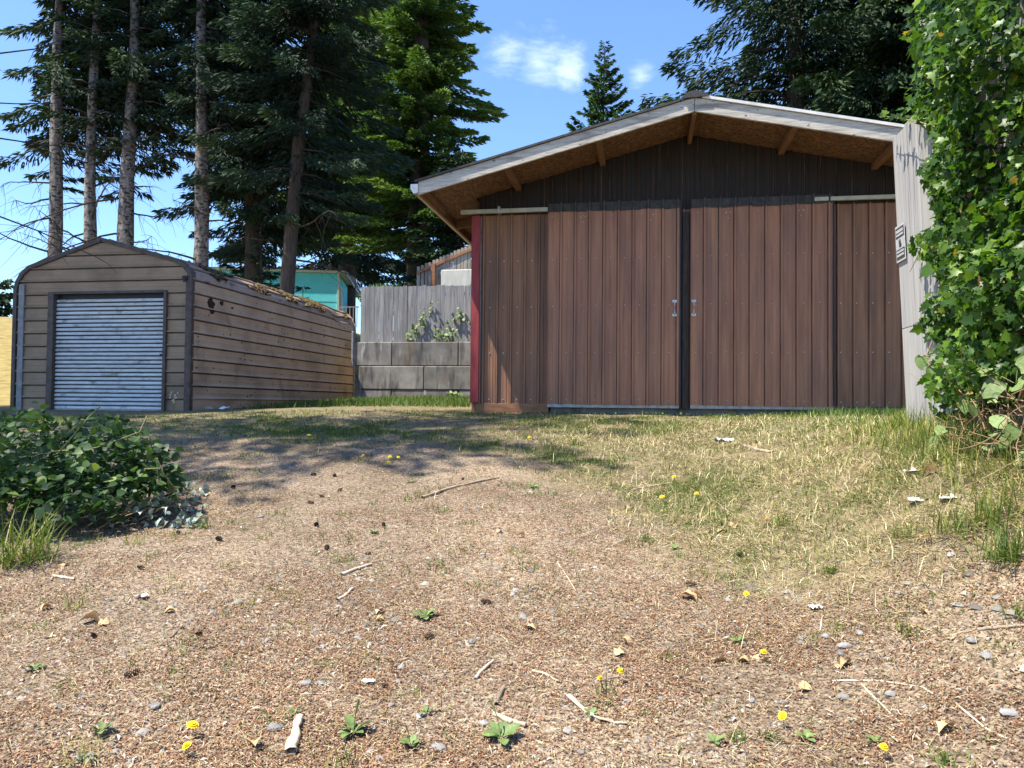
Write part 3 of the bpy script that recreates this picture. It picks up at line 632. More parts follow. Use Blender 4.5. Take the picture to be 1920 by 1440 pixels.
# ------------------------------------------------------------------ block retaining wall + fences
wall = thing('retaining_wall', 'stacked grey concrete block retaining wall between shed and barn', 'wall', (-6, 19.9, 0))
YR_ = 19.9
def block(x0, x1, z0, z1, dy):
    MB().box(x0+.008, x1-.008, YR_+dy, YR_+.62, z0+.006, z1-.006).build('block', M['block'], wall, bevel=.018)
for row, (z0, z1, off) in enumerate(((-.35, .365, -8.6), (.365, 1.003, -7.69), (1.003, 1.655, -8.6))):
    x = off
    while x < -2.6:
        block(max(x, -7.80), x+1.85, z0, z1, [.02, .0, .012][row]+random.uniform(-.006, .006)); x += 1.85
for x in (-7.78,):
    MB().box(x-.10, x-.045, YR_-.06, YR_, .95, 1.95).build('drain_pipe', M['greytrim'], wall, bevel=.01)
fence = thing('board_fence', 'grey weathered picket fence standing on the block wall', 'fence', (-6, 20.3, 1.65))
def picket(x0, w, zb, zt, Y, mt, parent, tilt=0):
    mb = MB(); c = .02
    mb.prism([(x0, zb), (x0+w, zb), (x0+w+tilt, zt-c), (x0+w-c+tilt, zt), (x0+c+tilt, zt), (x0+tilt, zt-c)], Y, Y+.018)
    return mb.build('picket', mt, parent)
x = -7.80
while x < -2.7:
    w = .128+random.uniform(-.006, .004)
    picket(x, w, 1.64+random.uniform(-.02, .02), 3.23+random.uniform(-.015, .02), 20.3+random.uniform(0, .006), M['greywood'], fence, random.uniform(-.006, .006)); x += w+random.choice([.004, .005, .008, .014])
for z in (1.9, 2.95): MB().box(-7.8, -2.7, 20.33, 20.37, z, z+.09).build('rail', M['greywood'], fence)
for xx in (-7.7, -5.3, -2.9): MB().box(xx-.045, xx+.045, 20.371, 20.46, 1.6, 3.2).build('post', M['greywood'], fence)
# patch board with rusty stain, wired to the fence top
# upper fence
uf = thing('stepped_fence', 'brown-railed picket fence climbing the slope behind the grey fence', 'fence', (-6.2, 23, 3))
def ut(x): return 4.24+.40*(x+7.0)
x = -7.02; k = 0
while x < -2.4:
    zt = ut(x+.055)+.015*random.uniform(-1, 1)
    picket(x, .098, zt-1.75, zt, 23+random.uniform(0, .006), M['upperwood'], uf); x += .098+random.choice([.012, .018, .03])
for dz in (-.22, -1.25):
    mb = MB(); xa, xb = -7.0, -2.4
    mb.hexa([(xa, 22.95, ut(xa)+dz), (xb, 22.95, ut(xb)+dz), (xb, 22.995, ut(xb)+dz), (xa, 22.995, ut(xa)+dz), (xa, 22.95, ut(xa)+dz+.085), (xb, 22.95, ut(xb)+dz+.085), (xb, 22.995, ut(xb)+dz+.085), (xa, 22.995, ut(xa)+dz+.085)])
    mb.build('rail', M['redrail'], uf)
for xx in (-6.45, -4.3): MB().box(xx-.05, xx+.05, 22.86, 22.949, 2.2, ut(xx)-.14).build('post', M['redrail'], uf)
tag(MB().box(-6.10+.05, -4.4, 22.3, 22.75, 1.9, 4.02).build('concrete_slab', mat('pale_concrete', [(.3,(.42,.40,.34)),(.7,(.58,.56,.49))], 3, (3,1,.6), .95, bump=.2, mot=((.25,.23,.19), 4, .58, .75, (4,1,.4))), bevel=.02), 'pale concrete slab standing behind the grey fence under the stepped fence', 'slab')

# right-hand fence with the ivy
XF = 2.35
def lean(z): return -.043*(z+.12)
rf = thing('tall_board_fence', 'tall pale weathered board fence half covered with ivy on the right', 'fence', (XF, 6.8, -.12))
y = 7.5; k = 0
while y > 2.6:
    w = [.34, .30, .36, .33][k % 4]; ya, yb = y-w+.004, y-.001
    gb = float(gh(XF, (ya+yb)/2))-.12
    for (z0, z1) in ((gb, .715+.012*(k % 2)), (.721+.012*(k % 2), 2.47+.02*math.sin(k*2.2))):
        t = .028+.006*(k % 2)
        mb = MB(); q = []
        for zz_ in (z0, z1):
            xx = XF+lean(zz_)-.006*(k % 2); q += [(xx, ya, zz_), (xx+t, ya, zz_), (xx+t, yb, zz_), (xx, yb, zz_)]
        mb.hexa(q); mb.build('board', M['palewood'], rf, bevel=.003)
    y -= w; k += 1
for yy in (7.42, 5.3, 3.2): MB().box(XF+.04, XF+.14, yy-.05, yy+.05, -.5, 2.4).build('post', M['palewood'], rf)
for zz_ in (.3, 2.0): MB().box(XF+.035, XF+.075, 2.6, 7.36, zz_, zz_+.09).build('rail', M['palewood'], rf)
# sign at the far end of the fence
sg = thing('warning_sign', 'small white and black printed sign at the far edge of the ivy fence', 'sign', (XF-.1, 7.35, 1.3))
zc, zh = 1.485, .165; yc, yh = 7.375, .125
def spt(y, z, o=0): return (XF+lean(z)-.018-o, y, z)
mb = MB(); mb.hexa([spt(yc+yh, zc-zh), spt(yc-yh, zc-zh), spt(yc-yh, zc-zh, -.004), spt(yc+yh, zc-zh, -.004), spt(yc+yh, zc+zh), spt(yc-yh, zc+zh), spt(yc-yh, zc+zh, -.004), spt(yc+yh, zc+zh, -.004)])
mb.build('panel', M['white'], sg, bevel=.002)
M['white2'] = mat('sign_white', [(.3,(.34,.34,.34)),(.7,(.48,.48,.48))], 14, rough=.6, bump=.1)
sg.children[0].data.materials[0] = M['white2']
def pr(u0, u1, v0, v1, name='print', mt='ink', o=.003):   # u,v in 0..1 over the sign, printed sheet a hair proud
    f = lambda u, v, oo: spt(yc+yh-2*yh*u, zc-zh+2*zh*v, oo)
    b = MB(); b.hexa([f(u0,v0,o), f(u1,v0,o), f(u1,v0,.0005), f(u0,v0,.0005), f(u0,v1,o), f(u1,v1,o), f(u1,v1,.0005), f(u0,v1,.0005)]); return b.build(name, M[mt], sg)
pr(.08,.94,.66,.93); pr(.14,.88,.79,.87,'lettering','white2',.005); pr(.14,.88,.70,.755,'lettering','white2',.005)
pr(.08,.94,.07,.34); pr(.14,.88,.24,.30,'lettering','white2',.005); pr(.14,.88,.14,.20,'lettering','white2',.005)
ic = MB()
f = lambda u, v, oo: spt(yc+yh-2*yh*u, zc-zh+2*zh*v, oo)
poly = [(.40,.40),(.62,.40),(.66,.48),(.56,.50),(.58,.58),(.50,.62),(.44,.56),(.36,.60),(.40,.50)]
ic.add([f(u,v,.003) for u, v in poly], [tuple(range(len(poly)))]); ic.build('emblem', M['ink'], sg)

# ------------------------------------------------------------------ turquoise house
hs = thing('house', 'turquoise house with cream eaves seen over the shed roof', 'house', (-13.35, 32, 2))
ca, sa = math.cos(math.radians(16)), math.sin(math.radians(16))
def hp(u, v, z): return (-13.35+u*ca-v*sa, 32+u*sa+v*ca, z)       # u along the front, v into depth
def hbox(u0, u1, v0, v1, z0, z1, name, mt, par=None):
    mb = MB(); mb.hexa([hp(u0,v0,z0), hp(u1,v0,z0), hp(u1,v1,z0), hp(u0,v1,z0), hp(u0,v0,z1), hp(u1,v0,z1), hp(u1,v1,z1), hp(u0,v1,z1)]); return mb.build(name, mt, par or hs, root=hs)
for i in range(10): hbox(-9, -.05, -.012 if i % 2 else -.002, .1, 1.5+.42*i, 1.917+.42*i, 'siding', M['turq'])
hbox(-.08, 0, .101, 8, 1.5, 5.72, 'side_wall', M['turq']); hbox(-9, 0, 8.01, 8.1, 1.5, 5.72, 'back_wall', M['turq'])
hbox(-.05, .03, -.04, .1, 1.5, 5.72, 'corner_trim', M['cream'])
hbox(-9.3, .28, -.14, -.08, 5.70, 5.80, 'fascia', M['cream']); hbox(.27, .33, -.079, 8.3, 5.66, 5.80, 'fascia', M['greytrim'])
hbox(-9.3, .26, -.079, 8.3, 5.76, 5.80, 'soffit', M['cream'])
mb = MB(); mb.add([hp(-9.3,-.16,5.81), hp(.34,-.16,5.81), hp(.34,8.3,5.81), hp(-9.3,8.3,5.81), hp(-9.3,4,6.15), hp(.34,4,6.15)], [(0,1,5,4),(3,4,5,2),(1,2,5),(0,4,3),(0,3,2,1)]); mb.build('roof', M['brownroof'], hs)
for u in (-1.3, -.5): hbox(u, u+.12, .5, .62, 5.85, 6.2, 'roof_vent', M['rust'])
hbox(-.005, .035, .6, 1.6, 4.0, 5.2, 'window', M['cream']); hbox(.036, .04, .7, 1.5, 4.1, 5.1, 'pane', M['greytrim'])
rl = MB()
for q in range(6): rl.box(-12.9+.16*q, -12.87+.16*q, 31.0, 31.03, 3.2, 4.05)
rl.box(-12.95, -12.0, 31.0, 31.04, 4.051, 4.10); tag(rl.build('deck_railing', M['greytrim']), 'thin railing beside the turquoise house at the fence end', 'railing')
pw = TB(); pw.add([(-26, 44, 8.3), (-14, 44, 7.75), (-4, 44, 7.7), (8, 44, 8.2)], .02, 4)
tag(pw.build('power_line', M['black']), 'thin power line crossing the sky gap beside the turquoise house', 'wire')

# ------------------------------------------------------------------ conifers
def cards(P, D, ln, wd, rng):
    """one bent rhombus spray per point: base, left, tip, right"""
    n = len(P); D = D/(np.linalg.norm(D, axis=1)[:, None]+1e-9)
    R_ = rng.normal(size=(n, 3)); S_ = np.cross(D, R_); S_ /= np.linalg.norm(S_, axis=1)[:, None]+1e-9
    ln = np.broadcast_to(ln, (n,))[:, None]; wd = np.broadcast_to(wd, (n,))[:, None]
    mid = P+D*ln*.45
    V = np.stack([P, mid+S_*wd*.5, P+D*ln-np.array([0,0,1])*ln*.12, mid-S_*wd*.5], 1).reshape(-1, 3)
    Fc = np.arange(4*n).reshape(n, 4); return V, Fc
def crown(rng, bx, by, lean_, H, z0, zb, Lf, step, droop, up, dens, sl_, sw, ztop, hang=.5, tipb=.3, nb=5, azf=None, cut=None):
    Ps = []; Ds = []; Ln = []; Wd = []; Va = []
    z = z0; brs = []
    while z < H:
        nbk = nb
        for k in range(nbk):
            az = rng.random()*2*PI
            if azf is not None and not azf(az, z, rng): continue
            L_ = Lf(z)*rng.uniform(.62, 1.12)
            if L_ < .15: L_ = .15
            zz = z+rng.uniform(-1, 1)*max(step, .35)
            hi = zz > ztop
            n = max(5, int(dens*(.3 if hi else 1)*L_**1.35))
            t = rng.random(n)**.75
            w = .36*L_*np.sqrt(t)*(1.06-t)
            lat = rng.uniform(-1, 1, n)
            o = np.array([math.cos(az), math.sin(az), 0]); p_ = np.array([-o[1], o[0], 0])
            dz = L_*(-(droop+rng.normal(0,.1))*t+up*t*t)
            c = np.array([bx+lean_[0]*(zz-zb), by+lean_[1]*(zz-zb), zz])
            P = c+o*(L_*t)[:, None]+p_*(lat*w)[:, None]+np.array([0,0,1])*(dz-.18*np.abs(lat)*w-rng.random(n)*.12*L_*hang)[:, None]
            D = o*(.7+.4*t)[:, None]+p_*(lat*.9)[:, None]+np.array([0,0,1])*(-hang*rng.uniform(.2, 1.3, n)+up*t)[:, None]+rng.normal(size=(n, 3))*.22
            s = rng.uniform(.7, 1.25, n)*(1.7 if hi else 1)
            Ps.append(P); Ds.append(D); Ln.append(sl_*s); Wd.append(sw*s)
            cl = rng.normal(0, .15); droop_ = droop
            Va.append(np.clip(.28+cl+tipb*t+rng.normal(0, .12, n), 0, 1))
            brs.append((c, c+o*L_*.55+np.array([0,0,L_*(-droop*.55+up*.3)]), L_))
        z += step
    P = np.concatenate(Ps); D = np.concatenate(Ds); ln = np.concatenate(Ln); wd = np.concatenate(Wd); va = np.concatenate(Va)
    if cut is not None:
        k = cut(P); P, D, ln, wd, va = P[k], D[k], ln[k], wd[k], va[k]
    V, Fc = cards(P, D, ln, wd, rng); return V, Fc, np.repeat(va, 4), brs
def trunk_obj(root, base, H, r, lean_, mt, rng, n=12):
    k = 14; zs = np.linspace(0, H, k)
    pts = [(base[0]+lean_[0]*z+.05*math.sin(z*.5+base[0]), base[1]+lean_[1]*z+.05*math.cos(z*.43+base[0]), base[2]+z) for z in zs]
    V, Fc = tube_np(pts, [r*(1-.85*z/H)*(1+.25*math.exp(-z*1.2)) for z in zs], n)
    V = V+rng.normal(0, .012*r/.25, V.shape)
    return npobj('trunk', V, Fc, mt, root, smooth=True)
def dead_limbs(root, base, lean_, zs, rng, mt, Lr=(1.2, 3), az=None, n_tw=12, rr=.034):
    for z in zs:
        a = rng.random()*2*PI if az is None else rng.uniform(*az)
        L_ = rng.uniform(*Lr); o = np.array([math.cos(a), math.sin(a), 0]); c = np.array([base[0]+lean_[0]*(z-base[2]), base[1]+lean_[1]*(z-base[2]), z])
        t = np.linspace(0, 1, 9)[:, None]; sag = rng.uniform(-.4, .15)
        wig = np.cumsum(rng.normal(0, .06*min(L_, 4)/3, (9, 3)), 0)*1.2
        P = c+o*L_*t+np.array([0,0,1])*(sag*L_*t*t+rng.uniform(-.25,.38)*L_*t)+wig*t
        tb = TB(); tb.add(P, np.linspace(rr*(1+L_*.05), .007, 9), 5)
        for q in range(n_tw):
            i = rng.integers(2, 9); p0 = P[i]; dd = o*rng.uniform(.2, 1)+rng.normal(0, .5, 3); dd[2] -= .45; l = rng.uniform(.3, .9)
            pts = [p0, p0+dd*l*.5+rng.normal(0, .04, 3), p0+dd*l+np.array([0,0,-.12])]
            tb.add(pts, [.009, .006, .004], 3)
        tb.build('dead_limb', mt, root)
def conifer(name, label, base, H, r, z0, Lf, seed, mt, bark, dens=26, step=.42, droop=.35, up=.22, sl_=.34, sw=.085, hang=.55, lean_=(0, 0), ztop=99, limbs=(), tipb=.3, nb=5, group=None, azf=None, limbL=(1.2, 3), limbaz=None, limbmt='deadwood', cut=None):
    rng = np.random.default_rng(seed)
    t = thing(name, label, 'tree', base, group)
    trunk_obj(t, base, H, r, lean_, bark, rng)
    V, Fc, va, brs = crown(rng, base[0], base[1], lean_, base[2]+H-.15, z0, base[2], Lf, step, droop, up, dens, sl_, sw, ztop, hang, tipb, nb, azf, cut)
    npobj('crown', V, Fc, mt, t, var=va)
    tb = TB()
    for a, b, L_ in brs[::2]:
        if a[2] < ztop: tb.add([a, (a+b)/2+np.array([0,0,.04*L_]), b], [.012+.010*L_, .01+.006*L_, .006], 4)
    if tb.V: kind(tb.build('branches', bark, t), 'stuff')
    if len(limbs): dead_limbs(t, base, lean_, limbs, rng, M[limbmt], limbL, limbaz)
    return t
def gz0(x, y): return float(gh(x, y, False))-.05
# group of tall spruces behind the shed: (X, Y, H, r, crown start, crown radius, seed, lean, label)
grp = 'tall conifers behind the tan shed'
def LfA(z0, H, R_): return lambda z: R_*min(1, (z-z0)/2.2+.35)*max(.12, 1-((z-z0)/(H-z0))**1.4)
T = [(-19.9, 23, 21, .27, 7.4, 3.0, 101, (.006, 0), 'leftmost tall conifer with pale lichen trunk above the shed', (4.6, 5.0, 5.3, 5.8, 6.2, 6.9, 7.4, 8.1, 8.8, 9.4)),
     (-18.5, 23, 21, .235, 7.6, 2.7, 102, (.004, 0), 'slimmest pale trunked conifer, second from the left behind the shed', (4.7, 5.2, 5.6, 6.1, 6.6, 7.2, 7.6, 8.0, 8.9)),
     (-17.13, 23, 22, .30, 7.4, 3.0, 103, (.006, 0), 'pale trunked conifer rising directly over the shed ridge', (4.9, 5.3, 5.6, 6.3, 6.8, 7.2, 8.0, 8.8)),
     (-14.42, 23, 22, .30, 7.0, 3.3, 104, (-.004, 0), 'thick dark trunked spruce behind the right slope of the shed roof', (4.6, 5.0, 5.4, 5.9, 6.2, 6.7, 7.1, 7.9, 8.6)),
     (-13.35, 24.5, 23, .36, 5.4, 3.6, 105, (-.01, 0), 'spruce with green sprays hanging low on its trunk behind the shed', (4.2,)),
     (-11.62, 23, 22, .27, 6.4, 3.8, 106, (.075, .01), 'leaning spruce trunk left of the turquoise house', (4.6, 5.6))]
for (x, y, H, r, z0, R_, sd, ln_, lb, lm) in T:
    dark = x > -15
    conifer('spruce_tree', lb, (x, y, gz0(x, y)), H, r, z0, LfA(z0, H, R_), sd, M['spruce2'] if dark else M['spruce'], M['bark'] if not dark else M['darkbark'] if x > -14 else M['bark'],
            dens=78 if dark else 78, step=.36, droop=.42 if dark else .3, up=.2, sl_=.26, sw=.058, hang=.7, lean_=ln_, ztop=13.3, limbs=[z_+gz0(x, y)*0 for z_ in lm], group=grp, limbL=(1.4, 3.8), nb=9 if x < -14 else 6, azf=(lambda az, z, r, q=z0: (z > q+2.6 or r.random() < .2) and (z > 14 or math.sin(az) > -.05 or r.random() < .06)) if x < -14 else (lambda az, z, r: z > 10.5 or math.sin(az) > -.2 or r.random() < .3), limbmt='deadwood')
# low twiggy spruce filling behind the shed roof
for (x, y, z0, zt, R_, sd, lb) in ((-14.9, 27, 3.2, 8.0, 1.9, 111, 'low bushy young spruce seen between the trunks behind the shed'), (-12.6, 23.6, 2.2, 6.4, 1.2, 112, 'small drooping spruce in front of the trunks beside the shed roof'), (-11.25, 24.0, 2.4, 3.75, .6, 113, 'little dark spruce tip poking over the mossy shed roof')):
    conifer('young_spruce', lb, (x, y, gz0(x, y)), zt-gz0(x, y), .06, z0, (lambda z, z0=z0, zt=zt, R_=R_: R_*max(.1, 1-(z-z0)/(zt-z0))), sd, M['spruce2'], M['darkbark'], dens=46, step=.28, droop=.2, up=.25, sl_=.24, sw=.06, hang=.4, nb=6)
# the big bright redwood and its neighbour
def LfR(z): return 4.7*(1-.000*z)*max(.15, 1-max(0, z-7)/30)*(.86+.2*math.sin(z*1.9)+.1*math.sin(z*4.3))
rb = gz0(-10.2, 33)
conifer('redwood_tree', 'large bright green evergreen with sunlit boughs left of the barn roof', (-10.0, 33, rb), 30, .55, 7.9, LfR, 121, M['redwood'], M['darkbark'], dens=84, step=.30, droop=.30, up=.16, sl_=.26, sw=.085, hang=.25, ztop=18.3, tipb=.52, nb=6)
conifer('evergreen_tree', 'dark drooping evergreen between the leaning spruce and the bright redwood', (-17.2, 42, gz0(-17.2, 42)), 30, .5, 8.6, (lambda z: 4.6*max(.15, 1-max(0, z-11)/30)*(.85+.25*math.sin(z*2.3))), 122, M['spruce2'], M['darkbark'], dens=46, step=.5, droop=.5, up=.18, sl_=.36, sw=.10, hang=.85, ztop=22.5, nb=7)
conifer('evergreen_tree', 'full mid-green evergreen filling the gap behind the leaning spruce', (-14.6, 36, gz0(-14.6, 36)), 27, .5, 8.6, (lambda z: 4.0*max(.15, 1-max(0, z-11)/30)), 124, M['redwood'], M['darkbark'], dens=56, step=.4, droop=.4, up=.16, sl_=.28, sw=.08, hang=.6, ztop=19.5, tipb=.2, nb=7)
conifer('evergreen_tree', 'low dark evergreen mass behind the stepped fence', (-7.6, 31, gz0(-7.6, 31)), 5.6, .2, 3.6, (lambda z: 2.7*max(.2, 1-max(0, z-5.5)/7)), 123, M['spruce'], M['darkbark'], dens=46, step=.34, droop=.25, up=.15, sl_=.3, sw=.1, hang=.4, nb=7)
# spire far behind the barn
conifer('spire_spruce', 'small pointed spruce rising far behind the barn ridge', (-2.42, 45, 3), 18.2, .16, 9.0, (lambda z: .22+.34*(21.0-z) if z < 21 else .2), 131, M['redwood'], M['darkbark'], dens=105, step=.40, droop=-.1, up=.34, sl_=.26, sw=.075, hang=.3, tipb=.1, nb=6)
# dark spruces behind the right of the barn
conifer('dark_spruce', 'dark spruce reaching a long bough left over the barn ridge', (4.5, 24.5, gz0(4.5, 24.5)), 24, .38, 6.8, (lambda z: (4.5 if 9 < z < 11.9 else 3.6 if z < 9 else 3.7)*max(.15, 1-max(0, z-13)/18)), 141, M['spruce'], M['darkbark'], dens=64, step=.40, droop=.26, up=.16, sl_=.24, sw=.06, hang=.8, ztop=13.6, nb=5)
conifer('dark_spruce', 'dense black-green spruce filling the sky above the right roof slope', (7.6, 23.5, gz0(7.6, 23.5)), 25, .45, 4.8, (lambda z: 3.9*max(.15, 1-max(0, z-9)/26)), 142, M['spruce'], M['darkbark'], dens=80, step=.34, droop=.3, up=.12, sl_=.28, sw=.085, hang=.8, ztop=13.2, nb=7)
conifer('dark_spruce', 'shadowy spruce partly hidden behind the ivy fence', (10.5, 22, gz0(10.5, 22)), 24, .45, 3.0, (lambda z: 4.0*max(.15, 1-max(0, z-9)/26)), 143, M['spruce'], M['darkbark'], dens=40, step=.4, droop=.3, up=.12, sl_=.4, sw=.13, hang=.8, ztop=9, nb=7)
# far left tree on the field edge
conifer('field_tree', 'small dark tree at the far edge of the golden field', (-38.5, 40, 3.6), 3.3, .15, 4.2, (lambda z: 1.9*max(.3, 1-max(0, z-5)/3)), 151, M['spruce'], M['darkbark'], dens=40, step=.4, droop=.1, up=.1, sl_=.4, sw=.2, hang=.3, nb=7)
# tree just outside the left of the frame: its dead lower limbs reach into view, its crown shades the yard
conifer('roadside_conifer', 'tall conifer standing left of the frame whose crown shades the yard', (-12.0, 5.0, gz0(-12.0, 5.0)), 25, .38, 12.5, (lambda z: 4.3*max(.25, 1-max(0, z-16)/11)), 161, M['spruce'], M['bark'], dens=15, step=.62, droop=.35, up=.1, sl_=.34, sw=.10, hang=.6, nb=5)
conifer('roadside_conifer', 'conifer standing left of the shed front, its bare limbs crossing the sky', (-16.3, 9.4, gz0(-16.3, 9.4)), 22, .33, 7.2, (lambda z: 3.6*max(.2, 1-max(0, z-11)/14)), 162, M['spruce'], M['bark'], dens=24, step=.45, droop=.35, up=.1, sl_=.5, sw=.17, hang=.6, limbs=(4.1, 4.5, 4.9, 5.4), limbL=(5.8, 7.6), limbaz=(.2, .75), nb=6)
# bright shrub tops behind the fence
rg = np.random.default_rng(9)
def shrub(name, label, c, R_, n, sd, mt, sz=.1):
    rng = np.random.default_rng(sd); d = rng.normal(size=(n, 3)); d /= np.linalg.norm(d, axis=1)[:, None]; d *= rng.random((n, 1))**.4
    P = np.array(c)+d*np.array(R_); V, Fc = cards(P, d+np.array([0,0,.5])+rng.normal(0, .4, (n, 3)), sz*rng.uniform(.7, 1.4, n), sz*.45, rng)
    t = thing(name, label, 'shrub', (c[0], c[1], c[2]-R_[2]))
    npobj('foliage', V, Fc, mt, t, var=np.repeat(np.clip(rng.normal(.75, .18, n), 0, 1), 4))
    tb = TB()
    for k in range(6): tb.add([(c[0], c[1], c[2]-R_[2]-.3), tuple(P[k])], [.03, .01], 4)
    tb.build('stems', M['darkbark'], t); return t
shrub('shrub', 'bright green shrub top peeping over the grey picket fence', (-7.6, 22.2, 3.2), (.95, .5, .35), 1600, 5, M['redwood'], .14)

# ------------------------------------------------------------------ leaves, ivy, bramble
def leafmesh(name, outline, mt, fold=.12, cup=.1):
    """outline: half outline (x>0) from base to tip, y along the leaf; folded at the midrib"""
    n = len(outline); V = []; 
    ys_ = [p[1] for p in outline]
    for x, y_ in outline: V.append((0, y_, -cup*(y_-.4)**2))
    for x, y_ in outline: V.append((x, y_, fold*x-cup*(y_-.4)**2))
    for x, y_ in outline: V.append((-x, y_, fold*x-cup*(y_-.4)**2))
    Fs = []
    for i in range(n-1):
        Fs.append((i, n+i, n+i+1, i+1)); Fs.append((i, i+1, 2*n+i+1, 2*n+i))
    me = bpy.data.meshes.new(name); me.from_pydata(V, [], Fs); me.materials.append(mt)
    me.polygons.foreach_set('use_smooth', [True]*len(Fs)); me.update(); return me
IVYO = [(.0,.0),(.22,-.12),(.55,.06),(.34,.28),(.46,.55),(.2,.62),(.0,1.0)]
BRO = [(.0,.0),(.20,.05),(.33,.22),(.30,.30),(.36,.42),(.27,.55),(.25,.68),(.12,.82),(.0,1.05)]
PLO = [(.03,.0),(.04,.18),(.16,.34),(.22,.55),(.18,.78),(.08,.94),(.0,1.0)]
DLO = [(.0,.0),(.05,.12),(.16,.2),(.10,.3),(.2,.45),(.14,.55),(.24,.72),(.16,.88),(.0,1.0)]
def basis(D, Nn):
    D = D/(np.linalg.norm(D, axis=1)[:, None]+1e-9); X_ = np.cross(D, Nn); X_ /= np.linalg.norm(X_, axis=1)[:, None]+1e-9
    return X_, D, np.cross(X_, D)
def place_leaves(root, me, me_stuff_mat, P, D, Nn, sc, var, n_obj=300, name='leaf', rest='foliage'):
    X_, Y_, Z_ = basis(D, Nn)
    x, y, d = proj(P); vis = inview(P, 0)
    order = np.argsort(np.where(vis, d/sc, 1e9+d)); o0 = org(root)
    k = min(n_obj, int(vis.sum())); sel = order[:k]
    for i in sel:
        o = bpy.data.objects.new(name, me); s = float(sc[i])
        o.matrix_basis = Matrix(((X_[i][0]*s, Y_[i][0]*s, Z_[i][0]*s, P[i][0]-o0[0]), (X_[i][1]*s, Y_[i][1]*s, Z_[i][1]*s, P[i][1]-o0[1]), (X_[i][2]*s, Y_[i][2]*s, Z_[i][2]*s, P[i][2]-o0[2]), (0, 0, 0, 1)))
        COL.objects.link(o); o.parent = root
    r = order[k:]
    if len(r) == 0: return
    mv = np.array([v.co for v in me.vertices]); mf = np.array([p.vertices[:] for p in me.polygons])
    Rm = np.stack([X_[r], Y_[r], Z_[r]], -1)*sc[r][:, None, None]
    V = np.einsum('nij,vj->nvi', Rm, mv)+P[r][:, None]; nv = len(mv)
    Fc = (mf[None]+nv*np.arange(len(r))[:, None, None]).reshape(-1, 4)
    kind(npobj(rest, V.reshape(-1, 3), Fc, me_stuff_mat, root, var=np.repeat(var[r], nv), smooth=True), 'stuff')
def inpoly(px, py, poly):
    px = np.asarray(px); c = np.zeros(px.shape, bool); n = len(poly); j = n-1
    for i in range(n):
        xi, yi = poly[i]; xj, yj = poly[j]
        k = ((yi > py) != (yj > py)) & (px < (xj-xi)*(py-yi)/(yj-yi+1e-12)+xi); c ^= k; j = i
    return c
ivy = thing('ivy', 'bright green ivy sprawling over the tall pale board fence', 'ivy', (2.2, 5.5, -.2))
# left edge of the ivy along the fence, as (Y, z) on the fence face
edge_px = [(1712,-40),(1706,60),(1716,120),(1700,205),(1742,235),(1760,265),(1738,300),(1726,345),(1752,380),(1762,425),(1716,440),(1706,462),(1738,492),(1770,528),(1752,556),(1715,585),(1712,612),(1742,640),(1748,672),(1735,705),(1745,745),(1760,790)]
edge = [onX(a, b, 2.2)[[1, 2]] for a, b in edge_px]
poly = [tuple(e) for e in edge]+[(edge[-1][0]-.7, .0), (5.2, .06), (2.6, .0), (2.6, 4.1), (edge[0][0], 4.1)]
rg = np.random.default_rng(21)
def ivy_pts(n, lo, hi):
    Y_ = rg.uniform(2.6, 7.6, n); Z_ = rg.uniform(-.6, 4.1, n); k = inpoly(Y_, Z_, poly); Y_, Z_ = Y_[k], Z_[k]
    bul = .06+.55*sst(.32, .68, fbm(Y_*1.7, Z_*1.7, 31, 3))*sst(0, .5, 7.1-Y_)+.2*sst(4.9, 3.5, Y_)
    gap = fbm(Y_*2.4, Z_*2.4, 41)
    dpt = rg.uniform(lo, hi, len(Y_))
    keep = (gap > .47) | (dpt < .62) | (rg.random(len(Y_)) < .12)
    X_ = XF+lean(Z_)-.02-bul*dpt
    over = sst(2.3, 2.7, Z_); X_ = X_+over*rg.uniform(-.1, .75, len(Y_))*.8
    return np.stack([X_, Y_, Z_], -1)[keep], dpt[keep]
IPX = edge_px+[(1800, 785), (2600, 790), (2600, -400), (1720, -400)]
def ivy_keep(P, d):
    a, b, c = proj(P); j = rg.normal(0, 7, len(P)); k = (inpoly(a+j, b, IPX) | (a > 2000)) & ((P[:, 1] > 4.7) | (rg.random(len(P)) < .15)); return P[k], d[k]
P1, d1_ = ivy_keep(*ivy_pts(17000, .6, 1.08)); P2, d2_ = ivy_keep(*ivy_pts(25000, .02, .62))
P = np.concatenate([P1, P2]); dp = np.concatenate([d1_, d2_]); n = len(P)
Nn = np.array([-.7, -.3, .7])+rg.normal(0, .6, (n, 3)); D = np.array([-.25, .0, -.7])+rg.normal(0, .6, (n, 3))
sc = (.032+.05*rg.random(n)**1.5)*np.where(rg.random(n) < .05, 1.5, 1)
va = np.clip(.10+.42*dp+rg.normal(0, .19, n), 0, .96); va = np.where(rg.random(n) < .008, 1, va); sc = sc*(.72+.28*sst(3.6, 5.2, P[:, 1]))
ime = leafmesh('leaf', IVYO, M['ivyo'], .15, .12)
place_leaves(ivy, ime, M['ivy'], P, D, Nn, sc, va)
tb = TB()
for k in range(60):
    y0 = rg.uniform(3.2, 6.15); z0 = rg.uniform(-.2, 1.0); pts = []
    for q in range(8):
        pts.append((XF+lean(z0)-.03-.02*rg.random(), y0, z0)); y0 += rg.normal(0, .08); z0 += rg.uniform(.08, .3)
    tb.add(pts, np.linspace(.010, .004, 8), 4)
